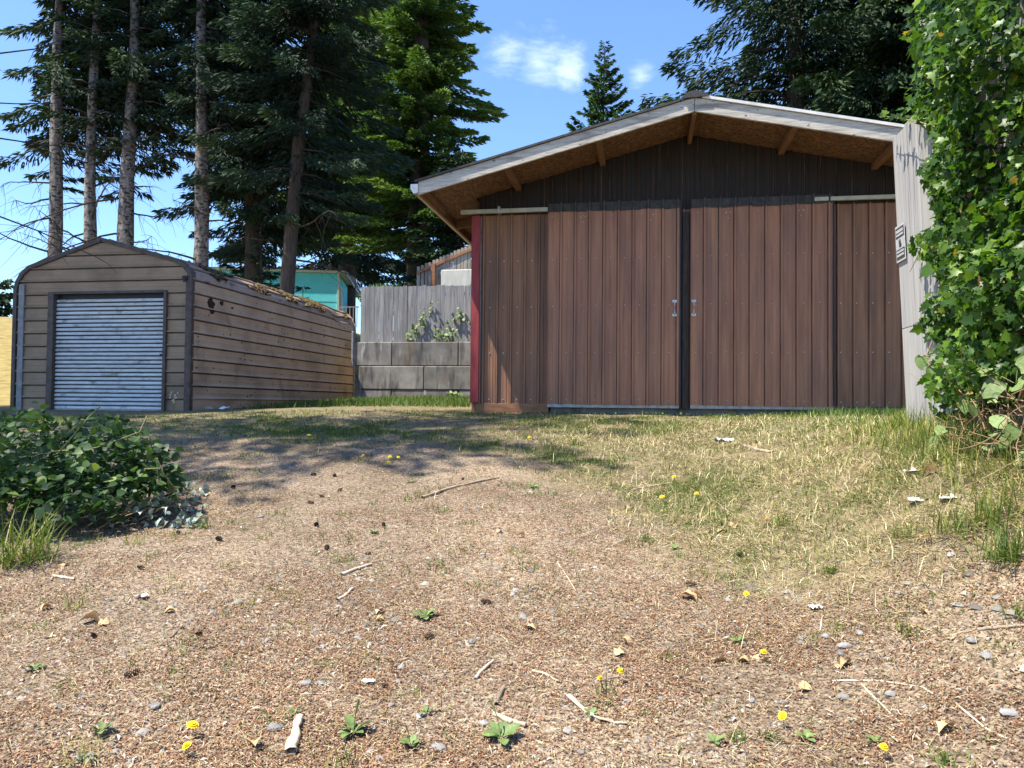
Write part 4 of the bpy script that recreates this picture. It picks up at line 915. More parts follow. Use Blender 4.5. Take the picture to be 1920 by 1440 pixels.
# long free tendril over the far top corner, a few bare tips
for (a, b, c_) in (((1760,240),(1722,228),(1655,217)), ((1757,700),(1725,712),(1706,700)), ((1748,640),(1738,665),(1742,690)), ((1745,425),(1726,470),(1706,510))):
    tb.add([onX(*a, 2.15), onX(*b, 2.12), onX(*c_, 2.10)], [.006, .004, .0025], 4)
tb.build('stems', M['vine'], ivy)
Pt = np.array([onX(1655+i*7, 216+i*1.2-(4 if i % 2 else -3), 2.1) for i in range(11)]); nt_ = len(Pt)
place_leaves(ivy, ime, M['ivy'], Pt, np.array([-.5,.2,.3])+rg.normal(0, .4, (nt_, 3)), np.array([-.3,-.7,.7])+rg.normal(0, .2, (nt_, 3)), rg.uniform(.04, .07, nt_), rg.random(nt_), name='leaf')

# bindweed with round leaves at the foot of the ivy, dry vines, tall weeds
bw = thing('bindweed', 'round-leaved bindweed trailing at the foot of the ivy', 'weed', tuple(onX(1830, 800, 2.1)))
rme = leafmesh('leaf', [(.0,.0),(.3,-.1),(.46,.12),(.46,.4),(.34,.7),(.14,.93),(.0,1.02)], M['weed'], .1, .15)
pts = [(1728,668),(1748,690),(1815,745),(1828,760),(1855,700),(1875,715),(1878,728),(1840,712),(1850,690),(1890,820),(1870,815),(1905,800),(1885,795),(1800,700),(1795,720),(1905,860),(1850,830),(1770,800),(1762,818),(1758,840),(1905,720),(1912,690)]
Pq = np.array([onX(a, b, 1.98) for a, b in pts]); nq = len(Pq)
place_leaves(bw, rme, M['weed'], Pq, np.array([-.2,-.1,-.5])+rg.normal(0, .5, (nq, 3)), np.array([-.5,-.8,.6])+rg.normal(0, .25, (nq, 3)), rg.uniform(.075, .13, nq), rg.random(nq))
tb = TB()
for k in range(12):
    i, j = rg.integers(0, nq, 2); tb.add([Pq[i], (Pq[i]+Pq[j])/2+np.array([0,0,.06]), Pq[j]], [.003,.003,.002], 3)
tb.build('stems', M['stem'], bw)
dv = TB()
for k in range(150):
    p = onX(rg.uniform(1800, 1960), rg.uniform(740, 900), rg.uniform(1.9, 2.25)); pts = [p]
    d = np.array([rg.normal(0, .1), rg.choice([-1, 1])*rg.uniform(.3, 1), rg.normal(.1, .35)])
    for q in range(5): d = d+rg.normal(0, .22, 3); pts.append(pts[-1]+d*.08)
    dv.add(pts, np.linspace(.0045, .002, 6), 4)
dv.add([onX(1830,748,1.98), onX(1850,742,1.97), onX(1880,744,1.97), onX(1920,752,1.97)], [.005,.005,.0045,.004], 5)
tag(dv.build('dry_vines', M['vine']), 'tangle of dead brown vine stems at the right edge under the ivy', 'vines')

# bramble bush on the left
br = thing('bramble', 'dark green bramble bush with arching canes at the left edge', 'bush', (-2.9, 5.6, -.9))
rg = np.random.default_rng(33)
cpx = [(-60, 990), (60, 985), (170, 985), (255, 965), (-60, 900), (70, 900), (180, 900)]
cen = [ong(a, b) for a, b in cpx]
Pl = []; 
for k in range(4500):
    c = cen[rg.integers(0, len(cen))]; a = rg.random()*2*PI; q = rg.random()**.5
    x = c[0]+.42*q*math.cos(a); y = c[1]+.5*q*math.sin(a)
    hx = (sst(-1.55, -2.6, x)*.55+.16)*(.42+1.0*float(fbm(x*2.6, y*2.6, 51, 3)))
    h = hx*math.sqrt(max(0, 1-q*q*.8))*rg.uniform(.35, 1.08)
    Pl.append((x, y, float(gh(x, y))+h))
P = np.array(Pl); n = len(P)
pj = proj(P); kp = (pj[1] > 765+rg.normal(0, 12, n)+np.maximum(0, pj[0]-180)*.55) & (pj[0] < 340); P = P[kp]; n = len(P)
Nn = np.array([.05, -.35, .8])+rg.normal(0, .55, (n, 3)); D = rg.normal(0, 1, (n, 3)); D[:, 2] = -.35+rg.normal(0, .3, n)
bme = leafmesh('leaf', BRO, M['brambleo'], .12, .15)
place_leaves(br, bme, M['bramble'], P, D, Nn, rg.uniform(.045, .10, n), np.clip(rg.normal(.45, .25, n), 0, 1))
cn = TB()
canes = [[(0,790+70),(60,868),(110,850),(165,783),(190,760)],[(-20,905),(40,885),(95,840),(140,800)],[(145,1005),(185,950),(215,905),(252,880)],[(200,985),(240,955),(270,925)],[(60,850),(180,840),(262,810),(275,780)],[(120,1010),(60,980),(0,960)],[(160,1000),(230,965),(330,925)],[(255,880),(300,878),(330,920)]]
for cn_ in canes:
    pts = []
    for i, (a, b) in enumerate(cn_):
        Yc = 5.3+.25*math.sin(i*1.7+a*.01); pts.append(onY(a, b, Yc))
    cn.add(pts, np.linspace(.008, .004, len(pts)), 5)
cn.build('canes', M['cane'], br)
wl = thing('cut_brambles', 'wilted silvery cut bramble stems lying at the right of the bush', 'brambles', tuple(ong(290, 960)))
Pw = []
for k in range(290):
    a = rg.uniform(175, 385); b = rg.uniform(900, 985)-(375-a)*.12*(rg.random()); g0 = ong(a, min(b+18, 990)); Pw.append(g0+np.array([0, 0, rg.uniform(.01, .16)*(1 if a < 320 else .5)]))
P = np.array(Pw); n = len(P)
D = rg.normal(0, .6, (n, 3)); D[:, 2] -= .55; Nn = np.array([0,-.8,.4])+rg.normal(0, .6, (n, 3))
wme = leafmesh('leaf', BRO, M['wilt'], .3, .5)
place_leaves(wl, wme, M['wilt'], P, D, Nn, rg.uniform(.04, .08, n), rg.random(n))
cw = TB()
for (pa, pb) in (((160,1000),(330,905)),((200,990),(370,950)),((260,985),(385,940)),((292,880),(320,925)),((180,1005),(300,945))):
    A = ong(*pa)+[0,0,.04]; B_ = ong(pb[0], max(pb[1], 900)+14)+[0,0,.06]; cw.add([A, (A+B_)/2+[0,0,.06], B_], [.006,.005,.004], 4)
cw.build('canes', M['vine'], wl)

# ------------------------------------------------------------------ ground cover
rg = np.random.default_rng(55)
def sample(n, near=2.4, far=13, fall=1.6):
    d = near*(far/near)**(rg.random(n)**fall); u = rg.uniform(-.71, .71, n)
    p = _fh[None]*d[:, None]+_r0[None]*(u*d)[:, None]; X, Y = p[:, 0], p[:, 1]
    return X, Y
def outside(X, Y):
    return ((X > XF-.02) & (Y < 7.5)) | ((Y > YB) & (X > -2.85)) | ((Y > YS-.05) & (X < -8.45) & (X > -12.4)) | (Y > 19.85)
# needle and bark litter
def flakes(n, fall, l0, l1, w0, w1, lift, name, mt, label, cat, dens=None, tilt=.35, far=12.5, vf=None, bend=.2):
    X, Y = sample(n, far=far, fall=fall); k = ~outside(X, Y)
    if dens is not None: k &= rg.random(n) < dens(X, Y)
    X, Y = X[k], Y[k]; n = len(X); Z = gh(X, Y)+rg.uniform(0, lift, n)+.003
    a = rg.random(n)*2*PI; l = rg.uniform(l0, l1, n); w = rg.uniform(w0, w1, n); tz = rg.normal(0, tilt, n)
    D = np.stack([np.cos(a), np.sin(a), tz], -1); D /= np.linalg.norm(D, axis=1)[:, None]
    S_ = np.stack([-np.sin(a), np.cos(a), rg.normal(0, tilt, n)], -1)
    P = np.stack([X, Y, Z], -1); b = rg.normal(0, bend, n)[:, None]*l[:, None]
    mid = P+S_*b*.6+np.stack([0*a, 0*a, rg.uniform(.05, .3, n)*l], -1)*.6
    V = np.stack([P-D*l[:, None]/2, mid+S_*w[:, None]/2, P+D*l[:, None]/2, mid-S_*w[:, None]/2], 1).reshape(-1, 3)
    var = np.clip(rg.random(n) if vf is None else vf(X, Y, n), 0, 1)
    o = npobj(name, V, np.arange(4*n).reshape(n, 4), mt, var=np.repeat(var, 4)); kind(o, 'stuff'); tag(o, label, cat); return o
gm = grassmask
flakes(500000, 1.0, .007, .020, .003, .0075, .006, 'needle_litter', M['chips'], 'reddish brown needle and bark litter covering the yard', 'litter', dens=lambda X, Y: (1-.75*gm(X, Y))*(.25+.75*sst(.34, .58, fbm(X*1.5, Y*1.5, 62)))*(.45+.55*sst(.3, .5, fbm(X*6, Y*6, 63))), vf=lambda X, Y, n: rg.normal(.45, .22, n)+.1*(fbm(X*2, Y*2, 61)-.5))
flakes(8000, 1.0, .015, .05, .004, .011, .006, 'bark_flakes', M['flake'], 'pale bark and wood flakes scattered on the gravel', 'litter', dens=lambda X, Y: .25+.7*sst(.45, .65, fbm(X*1.2, Y*1.2, 71)), tilt=.2)
flakes(60000, .9, .035, .085, .0012, .0026, .012, 'fallen_needles', M['straw'], 'thin dry straws and needles strewn over the gravel', 'litter', dens=lambda X, Y: .35+.65*gm(X, Y), tilt=.15, bend=.1)
# gravel stones
def pebbles(n, s0, s1, fall, dens, name, mt, label, far=11):
    X, Y = sample(n, far=far, fall=fall); k = ~outside(X, Y) & (rg.random(n) < dens(X, Y)); X, Y = X[k], Y[k]; n = len(X)
    base = np.array([[1,0,0],[.5,.86,0],[-.5,.86,0],[-1,0,0],[-.5,-.86,0],[.5,-.86,0],[.35,.2,.7],[-.35,.2,.75],[0,-.4,.7]])
    Fc = np.array([[0,1,6],[1,2,6],[2,7,6],[2,3,7],[3,4,7],[4,8,7],[4,5,8],[5,0,8],[0,6,8],[6,7,8]])
    a = rg.random(n)*2*PI; s = s0+(s1-s0)*rg.random(n)**3; an = rg.uniform(.55, 1, n)
    B_ = base[None]*(1+rg.normal(0, .15, (n, 9, 3)))*s[:, None, None]; B_[:, :, 1] *= an[:, None]; B_[:, :, 2] *= rg.uniform(.4, .8, n)[:, None]
    V = np.stack([X[:, None]+B_[:, :, 0]*np.cos(a)[:, None]-B_[:, :, 1]*np.sin(a)[:, None], Y[:, None]+B_[:, :, 0]*np.sin(a)[:, None]+B_[:, :, 1]*np.cos(a)[:, None], gh(X, Y)[:, None]-.002+B_[:, :, 2]], -1)
    o = npobj(name, V.reshape(-1, 3), (Fc[None]+9*np.arange(n)[:, None, None]).reshape(-1, 3), mt, var=np.repeat(rg.random(n), 9)); kind(o, 'stuff'); tag(o, label, 'gravel'); return o
pebbles(2600, .015, .036, .9, lambda X, Y: sst(.45, .65, fbm(X*1.3+2, Y*1.3, 82))*(1-.6*gm(X, Y)), 'loose_gravel', M['gravel'], 'larger grey gravel stones lying loose on the drive')
pebbles(36000, .003, .015, .9, lambda X, Y: (.25+.75*sst(.42, .62, fbm(X*1.1, Y*1.1, 81)))*(1-.7*gm(X, Y)), 'gravel', M['gravel'], 'grey crushed gravel showing between the needles')
# straw and grass
def blades(n, fall, h0, h1, w, dens, name, mt, label, cat, flat=.3, vf=None, far=13, lean_=.6, hf=None):
    X, Y = sample(n, near=2.5, far=far, fall=fall); k = ~outside(X, Y); k &= rg.random(n) < dens(X, Y); X, Y = X[k], Y[k]; n = len(X)
    h = rg.uniform(h0, h1, n)*(1 if hf is None else hf(X, Y)); a = rg.random(n)*2*PI; le = np.abs(rg.normal(lean_, flat, n))
    D = np.stack([np.cos(a)*le, np.sin(a)*le, np.ones(n)], -1); D /= np.linalg.norm(D, axis=1)[:, None]
    S_ = np.stack([-np.sin(a), np.cos(a), 0*a], -1)*(w*rg.uniform(.6, 1.4, n)*(.6+.4*np.minimum(Y, 11)/5))[:, None]
    P = np.stack([X, Y, gh(X, Y)-.004], -1); md = P+D*(h*.55)[:, None]; tip = P+D*h[:, None]+np.stack([np.cos(a), np.sin(a), -.6+0*a], -1)*(h*.25*np.minimum(le, .9))[:, None]
    V = np.stack([P-S_*.5, P+S_*.5, md+S_*.42, tip, md-S_*.42], 1).reshape(-1, 3)
    q = np.arange(n)*5; Fq4 = np.stack([q, q+1, q+2, q+4], -1); Ft = np.stack([q+4, q+2, q+3, q+3], -1)
    b = np.stack([q+4, q+2, q+3], -1)
    Fall = np.concatenate([np.stack([q, q+1, q+2], -1), np.stack([q, q+2, q+4], -1), b])
    var = np.clip(rg.random(n) if vf is None else vf(X, Y, n), 0, 1)
    o = npobj(name, V, Fall, mt, var=np.repeat(var, 5)); kind(o, 'stuff'); tag(o, label, cat); return o
green = lambda X, Y: sst(.42, .62, fbm(X*.75+9, Y*.75, 91))
def gdens(X, Y):
    m_ = gm(X, Y); edge_ = sst(12.0, 11.0, Y)
    return m_*(.18+.82*green(X, Y))*sst(.32, .55, fbm(X*3.5, Y*3.5, 96))+.30*sst(.66, .74, fbm(X*3.2, Y*3.2, 95))*sst(3.4, 5, Y)+.05*sst(.60,.7,fbm(X*5,Y*5,98))
blades(430000, .55, .03, .085, .0042, gdens, 'grass', M['grass'], 'short patchy green grass growing across the yard', 'grass', vf=lambda X, Y, n: rg.normal(.38, .2, n)+.25*sst(.2, 1.6, X)*rg.random(n), hf=lambda X, Y: .8+.7*sst(1.5, 2.2, X)*sst(9, 6, Y))
blades(420000, .6, .05, .15, .0036, lambda X, Y: .95*sst(-.4, .7, X-(.8-.38*(Y-4.1))+1.5*(fbm(X, Y, 13)-.5))*sst(2.7, 4.9, Y+2.4*(fbm(X*.8+3, Y*.8, 11)-.5))*sst(11.9, 10.8, Y)*(.3+.7*sst(.36, .58, fbm(X*1.6, Y*1.6, 14)))*sst(.30,.46,fbm(X*4,Y*4,15))+.02*sst(.5,.6,fbm(X*3,Y*3,16)), 'dry_grass', M['straw'], 'flattened straw coloured dry grass on the right of the yard', 'dry grass', flat=2.2, lean_=4.2)
# tall grass along the foot of the ivy and the barn edge
blades(160000, .85, .02, .06, .0045, lambda X, Y: .5*sst(.70, .78, fbm(X*4.2, Y*4.2, 201, 3))+.25*sst(.72, .8, fbm(X*9, Y*9, 203, 3)), 'sprigs', M['grass'], 'tiny green weed sprigs dotted over the gravel', 'weeds', vf=lambda X, Y, n: rg.normal(.5, .15, n), lean_=.9, flat=.5)
blades(60000, .9, .10, .30, .005, lambda X, Y: .9*sst(1.55, 2.15, X)*sst(8, 6.8, Y)*sst(3.2, 4.2, Y), 'long_grass', M['grass'], 'long green grass under the ivy fence', 'grass', vf=lambda X, Y, n: rg.normal(.62, .24, n), far=8, lean_=.7, flat=.5)
blades(200000, .25, .06, .2, .009, lambda X, Y: (.8*sst(1.9, 3, X)*sst(9.4, 10.6, Y)+.65*sst(-2.7, -3.3, X)*sst(17.0, 19, Y)*sst(-7.7, -7.2, X)+.35*sst(-2.9, -3.5, X)*sst(-8.3, -7.7, X)*sst(13.5, 15, Y)), 'weed_strip', M['grass'], 'green weeds along the wall foot and barn base', 'weeds', vf=lambda X, Y, n: rg.normal(.3, .14, n), far=19.8, lean_=.5)
# clover leaves on the right bank
flakes(60000, .6, .018, .04, .016, .03, .05, 'clover', M['grass'], 'low broad-leaved clover and weeds on the ground before the barn', 'clover', dens=lambda X, Y: np.maximum(sst(1.2, 2.2, X)*sst(5, 7.5, Y), .5*sst(8, 10, Y))*(.1+.9*sst(.42, .6, fbm(X*1.4, Y*1.4, 97))), tilt=.5, far=12.2, vf=lambda X, Y, n: rg.normal(.5, .16, n))

# ------------------------------------------------------------------ individual small things on the ground
rg = np.random.default_rng(77); random.seed(5)
def tuft(px, py, n, h, label, seed, spread=.05, w=.005, mt='grass', group=None, v=.5, lean_=.45):
    r_ = np.random.default_rng(seed); p0 = ong(px, py); t = thing('grass_tuft', label, 'grass tuft', tuple(p0), group)
    a = r_.random(n)*2*PI; le = np.abs(r_.normal(lean_, .35, n)); hh = h*r_.uniform(.5, 1.1, n)
    B0 = p0+np.stack([spread*r_.normal(0, .5, n), spread*r_.normal(0, .5, n), 0*a-.005], -1)
    D = np.stack([np.cos(a)*le, np.sin(a)*le, np.ones(n)], -1); D /= np.linalg.norm(D, axis=1)[:, None]; S_ = np.stack([-np.sin(a), np.cos(a), 0*a], -1)*w
    dn = np.stack([np.cos(a), np.sin(a), -.9+0*a], -1)
    rows = [B0+D*(hh*q)[:, None]+dn*(hh*le*.5*q*q)[:, None] for q in (0, .35, .7, 1)]
    V = np.stack([rows[0]-S_*.4, rows[0]+S_*.4, rows[1]-S_*.5, rows[1]+S_*.5, rows[2]-S_*.4, rows[2]+S_*.4, rows[3]-S_*.05, rows[3]+S_*.05], 1).reshape(-1, 3)
    q = np.arange(n)[:, None]*8; Fc = np.concatenate([q+np.array([[0,1,3,2]]), q+np.array([[2,3,5,4]]), q+np.array([[4,5,7,6]])])
    npobj('blades', V, Fc, M[mt], t, var=np.repeat(np.clip(r_.normal(v, .2, n), 0, 1), 8)); return t
for i, (px, py, n, h, lb, v) in enumerate([(15,1060,130,.46,'tall grass tuft in the corner before the bramble bush',.5),(60,1055,80,.36,'tall grass tuft leaning right against the bramble bush',.62),
    (378,990,36,.10,'bright low grass tuft right of the cut brambles',.6),(250,1022,26,.10,'yellowish grass tuft just below the cut brambles',.72),(1130,1318,16,.13,'upright grass tuft beside the curved bark strip',.35),
    (652,1015,14,.13,'thin grass tuft left of the fallen stick',.6),(640,965,20,.07,'bright little tuft above the thin grass tuft',.5),(1470,985,60,.10,'low grass tuft beside the pale dry leaves on the right',.5),
    (1350,985,40,.09,'dark green tuft in the middle right of the yard',.3),(1215,1015,40,.08,'small clump left of the dark green tuft',.35),(1890,1050,110,.20,'thick grass tuft at the right edge of the yard',.45),
    (1860,985,90,.26,'tall grass tuft under the dead vines at the right',.55),(1790,1000,80,.18,'wide grass tuft between bank and right edge',.55),(1700,1010,60,.13,'pale grass tuft on the bank foot',.65),
    (1560,1075,70,.07,'low spreading tuft on the right of the yard',.4),(1700,1190,30,.09,'arched bent grass tuft on the lower right gravel',.6),(1440,1385,40,.05,'dark green rosette of grass at the lower right',.25),
    (1385,1395,22,.06,'short star-shaped tuft near the bottom right',.35),(640,1440,20,.1,'tuft cut by the bottom edge',.5),(1780,1435,40,.07,'bright tuft cut by the bottom right edge',.55),
    (160,1425,20,.14,'stringy pale tuft at the lower left',.75),(140,1140,26,.08,'yellow-green tuft on the left edge gravel',.6),(85,1175,20,.06,'small tuft left of the dry maple leaf',.6),(1925,1160,50,.1,'green tuft at the right edge above the dark twig',.45),
    (1080,835,60,.12,'rich green tuft in front of the left barn door',.3),(930,835,50,.11,'green tuft below the red corner of the barn',.35),(760,822,50,.1,'dark green tuft before the block wall',.25),(985,822,40,.09,'green tuft with a yellow flower before the barn',.35)]):
    tuft(px, py, n, h, lb, 300+i, spread=.03+h*.35, w=.0045+.01*h*(.5 if h > .2 else .6), v=v)
# rosette weeds
pme = leafmesh('leaf', PLO, M['weed'], .25, .35); dme = leafmesh('leaf', DLO, M['weed'], .2, .3)
def rosette(px, py, n, s, label, me, stalks=0, raise_=.45):
    p = ong(px, py); t = thing('plantain_weed' if me is pme else 'dandelion_weed', label, 'weed', tuple(p))
    a0 = rg.random()*6
    for k in range(n):
        a = a0+k*2*PI/n+rg.normal(0, .25); D = np.array([[math.cos(a), math.sin(a), rg.uniform(.1, raise_*2)]]); Nn = np.array([[0, 0, 1.]])+rg.normal(0, .15, (1, 3))
        X_, Y_, Z_ = basis(D, Nn); q = s*rg.uniform(.65, 1.1)
        o = bpy.data.objects.new('leaf', me); o.matrix_basis = Matrix([[X_[0][i]*q*1.15, Y_[0][i]*q, Z_[0][i]*q, .006 if i == 2 else 0] for i in range(3)]+[[0, 0, 0, 1]])
        COL.objects.link(o); o.parent = t
    for k in range(stalks):
        tb = TB(); d = rg.normal(0, .2, 2); h = s*rg.uniform(1.1, 1.7); tb.add([p, p+[d[0]*h*.4, d[1]*h*.4, h*.6], p+[d[0]*h, d[1]*h, h]], [.0018, .0018, .004], 5); tb.build('stalk', M['stem'], t)
for a in [(662,1378,8,.085,'largest broad-leaved plantain at the bottom centre-left',pme,2),(770,1402,7,.065,'five-leaved plantain right of the largest plantain',pme,1),(940,1388,7,.085,'upright long-leaved weed left of the bleached wood strip',pme,1),
          (797,1160,9,.075,'plantain with yellowing lower leaves in mid yard',pme,1),(800,1340,5,.04,'pale tiny rosette above the five-leaved plantain',pme,0),(552,1342,5,.045,'little green weed above the bleached wood chunk',pme,0),
          (190,1375,7,.06,'flat green weed at the lower left edge',pme,0),(62,1258,7,.05,'pale grey-green rosette at the left edge',dme,0),(1000,915,7,.06,'leafy weed right of the fallen stick',pme,0),(770,905,6,.06,'bright weed above the fallen stick left end',pme,0),
          (1512,1388,6,.045,'small four-leaved weed at the bottom right',pme,0),(1640,1395,6,.04,'small dark weed beside the lowest right flower',dme,0),(1110,1345,4,.05,'two-leaved sprout below the curved bark strip',pme,0),(1385,1205,7,.05,'flat weed on the right gravel with narrow leaves',dme,0),
          (1340,1395,6,.045,'weed between the bottom grass tufts',dme,0),(700,1000,6,.05,'ragged weed right of the thin grass tuft',dme,0),(1265,1030,7,.05,'dark narrow-leaved weed on the mid right gravel',dme,0)]: rosette(*a[:5], a[5], a[6])
# dandelion flowers on stems
def flower(px, py, r, h, label, mt='yellow', group=None):
    p = ong(px, py+h*F/max(3, np.linalg.norm(ong(px, py)))*.9); t = thing('dandelion', label, 'flower', tuple(p), group)
    tip = p+np.array([rg.normal(0, .01), rg.normal(0, .01), h]); tb = TB(); tb.add([p, p*.5+tip*.5+[.004, 0, 0], tip], .0016, 5); tb.build('stem', M['stem'], t)
    mb = MB(); n = 13
    nd = np.array([rg.normal(-.1, .25), rg.normal(-.35, .2), 1]); nd /= np.linalg.norm(nd); e1 = np.cross(nd, [0, 1, 0]); e1 /= np.linalg.norm(e1); e2 = np.cross(nd, e1)
    for ring, (rr, lift) in enumerate(((r, .0), (r*.75, .004), (r*.45, .007))):
        for k in range(n):
            a = (k+.5*ring)*2*PI/n; d = e1*math.cos(a)+e2*math.sin(a); s = np.cross(nd, d)*rr*.2
            c0 = tip+nd*(.002*ring); mb.add([c0-s*.4, c0+s*.4, c0+d*rr+s+nd*lift, c0+d*rr*1.08+nd*lift, c0+d*rr-s+nd*lift], [(0,1,2,3,4)])
    mb.build('flower_head', M[mt], t)
fg = 'small dandelions in the shaded grass before the shed'
for a in [(359,1363,.021,.05,'larger yellow dandelion at the lower left'),(341,1408,.017,.045,'yellow dandelion just below the larger one at the lower left'),(1159,1265,.014,.06,'bright yellow dandelion behind the upright tuft'),
          (1128,1277,.011,.07,'half-open orange dandelion in the upright tuft','orange'),(1431,1227,.015,.05,'yellow dandelion beside the curled tan leaves'),(1405,1117,.016,.05,'yellow dandelion right of the biggest tan leaf'),
          (1264,896,.02,.07,'upper yellow dandelion in the straw, mid right'),(1243,933,.02,.06,'yellow dandelion left of the pair in the straw'),(1304,927,.017,.06,'yellow dandelion right of the pair in the straw'),
          (1434,976,.016,.07,'pale dandelion beside the pale dry leaves','orange'),(1469,1343,.017,.05,'yellow dandelion above the dark grass rosette'),(1659,1407,.015,.05,'yellow dandelion nearest the bottom right'),
          (700,1276,.009,.07,'closed orange dandelion bud on a red stem','orange'),(990,822,.02,.08,'yellow dandelion in the green tuft before the barn'),(1558,722,.03,.3,'orange flower against the right barn door','orange'),(1487,740,.028,.25,'yellow flower at the foot of the right barn door','orange'),(1318,745,.022,.25,'tiny orange flower left on the right barn door','orange'),
          (580,818,.026,.07,'dandelion in the grass midway between shed and barn'),(681,856,.022,.06,'dandelion left of the close pair in the shaded grass'),(397,783,.03,.09,'orange dandelion by the shed corner','orange'),(400,808,.024,.06,'second orange dandelion below the shed corner','orange')]: flower(*a)
for px, py, lb in ((724,868,'lowest of three close dandelions in the shaded grass'),(731,858,'upper left of three close dandelions in the shaded grass'),(747,859,'rightmost of three close dandelions in the shaded grass')): flower(px, py, .02, .06, lb, 'yellow', fg)
# cones
def coneb():
    bm = MB(); n = 9
    for i in range(n):
        t = i/(n-1); R_ = .5*math.sin(PI*(.12+.83*t))**.8; k = 8
        for j in range(k):
            a = (j+.5*(i % 2))*2*PI/k; c, s = math.cos(a), math.sin(a); z = t*1.3-.65
            bm.add([(c*R_*.5-s*.1, s*R_*.5+c*.1, z), (c*R_*.5+s*.1, s*R_*.5-c*.1, z), (c*R_*1.05+s*.09, s*R_*1.05-c*.09, z+.12), (c*R_*1.12, s*R_*1.12, z+.16), (c*R_*1.05-s*.09, s*R_*1.05+c*.09, z+.12)], [(0,1,2,3,4)])
    return bm
cone0 = coneb().build('pine_cone', M['cone']); cme = cone0.data; bpy.data.objects.remove(cone0)
cones = [(246,1269,.034,'large dark cone alone at the lower left'),(177,1197,.022,'small broken cone left of the large lower left cone'),(372,1193,.022,'cone beside two short dark twigs at the left'),(265,1068,.026,'cone below the bramble bush tuft'),(803,1198,.03,'round dark cone just below the mid-yard plantain'),
         (912,1133,.03,'open cone right of the mid-yard plantain'),(593,987,.03,'black cone left of the thin grass tuft'),(583,945,.03,'square-looking dark cone on the left of the yard'),(604,933,.024,'flat cone above the square-looking one'),(637,921,.026,'reddish cone above the bright little tuft'),
         (613,1031,.03,'grey-tipped cone below the black cone'),(411,1014,.034,'cone below the low bright grass tuft'),(334,1001,.024,'small cone beneath the cut brambles'),(437,916,.032,'cone at the edge of the left shade'),(587,892,.03,'left of two cones on the sunny patch'),(627,894,.03,'right of two cones on the sunny patch'),
         (719,986,.024,'dark cone beside a ragged weed'),(1295,1100,.032,'dark cone above the biggest tan leaf'),(1387,1045,.03,'cone on the right gravel'),(1322,957,.026,'dark cone right of the straw dandelions'),(868,900,.024,'small cone above the fallen stick'),(690,1040,.022,'cone near the two short wood sticks'),(723,1290,.02,'tiny cone near the orange bud')]
for px, py, s, lb in cones:
    p = ong(px, py); o = bpy.data.objects.new('pine_cone', cme); COL.objects.link(o); o.location = (p[0], p[1], p[2]+s*.45); s *= 1.25; o.scale = (s*.9, s*.9, s*1.05); o.rotation_euler = (rg.uniform(1.1, 1.9), rg.uniform(-.3, .3), rg.random()*6); tag(o, lb, 'cone', 'cones fallen on the yard')
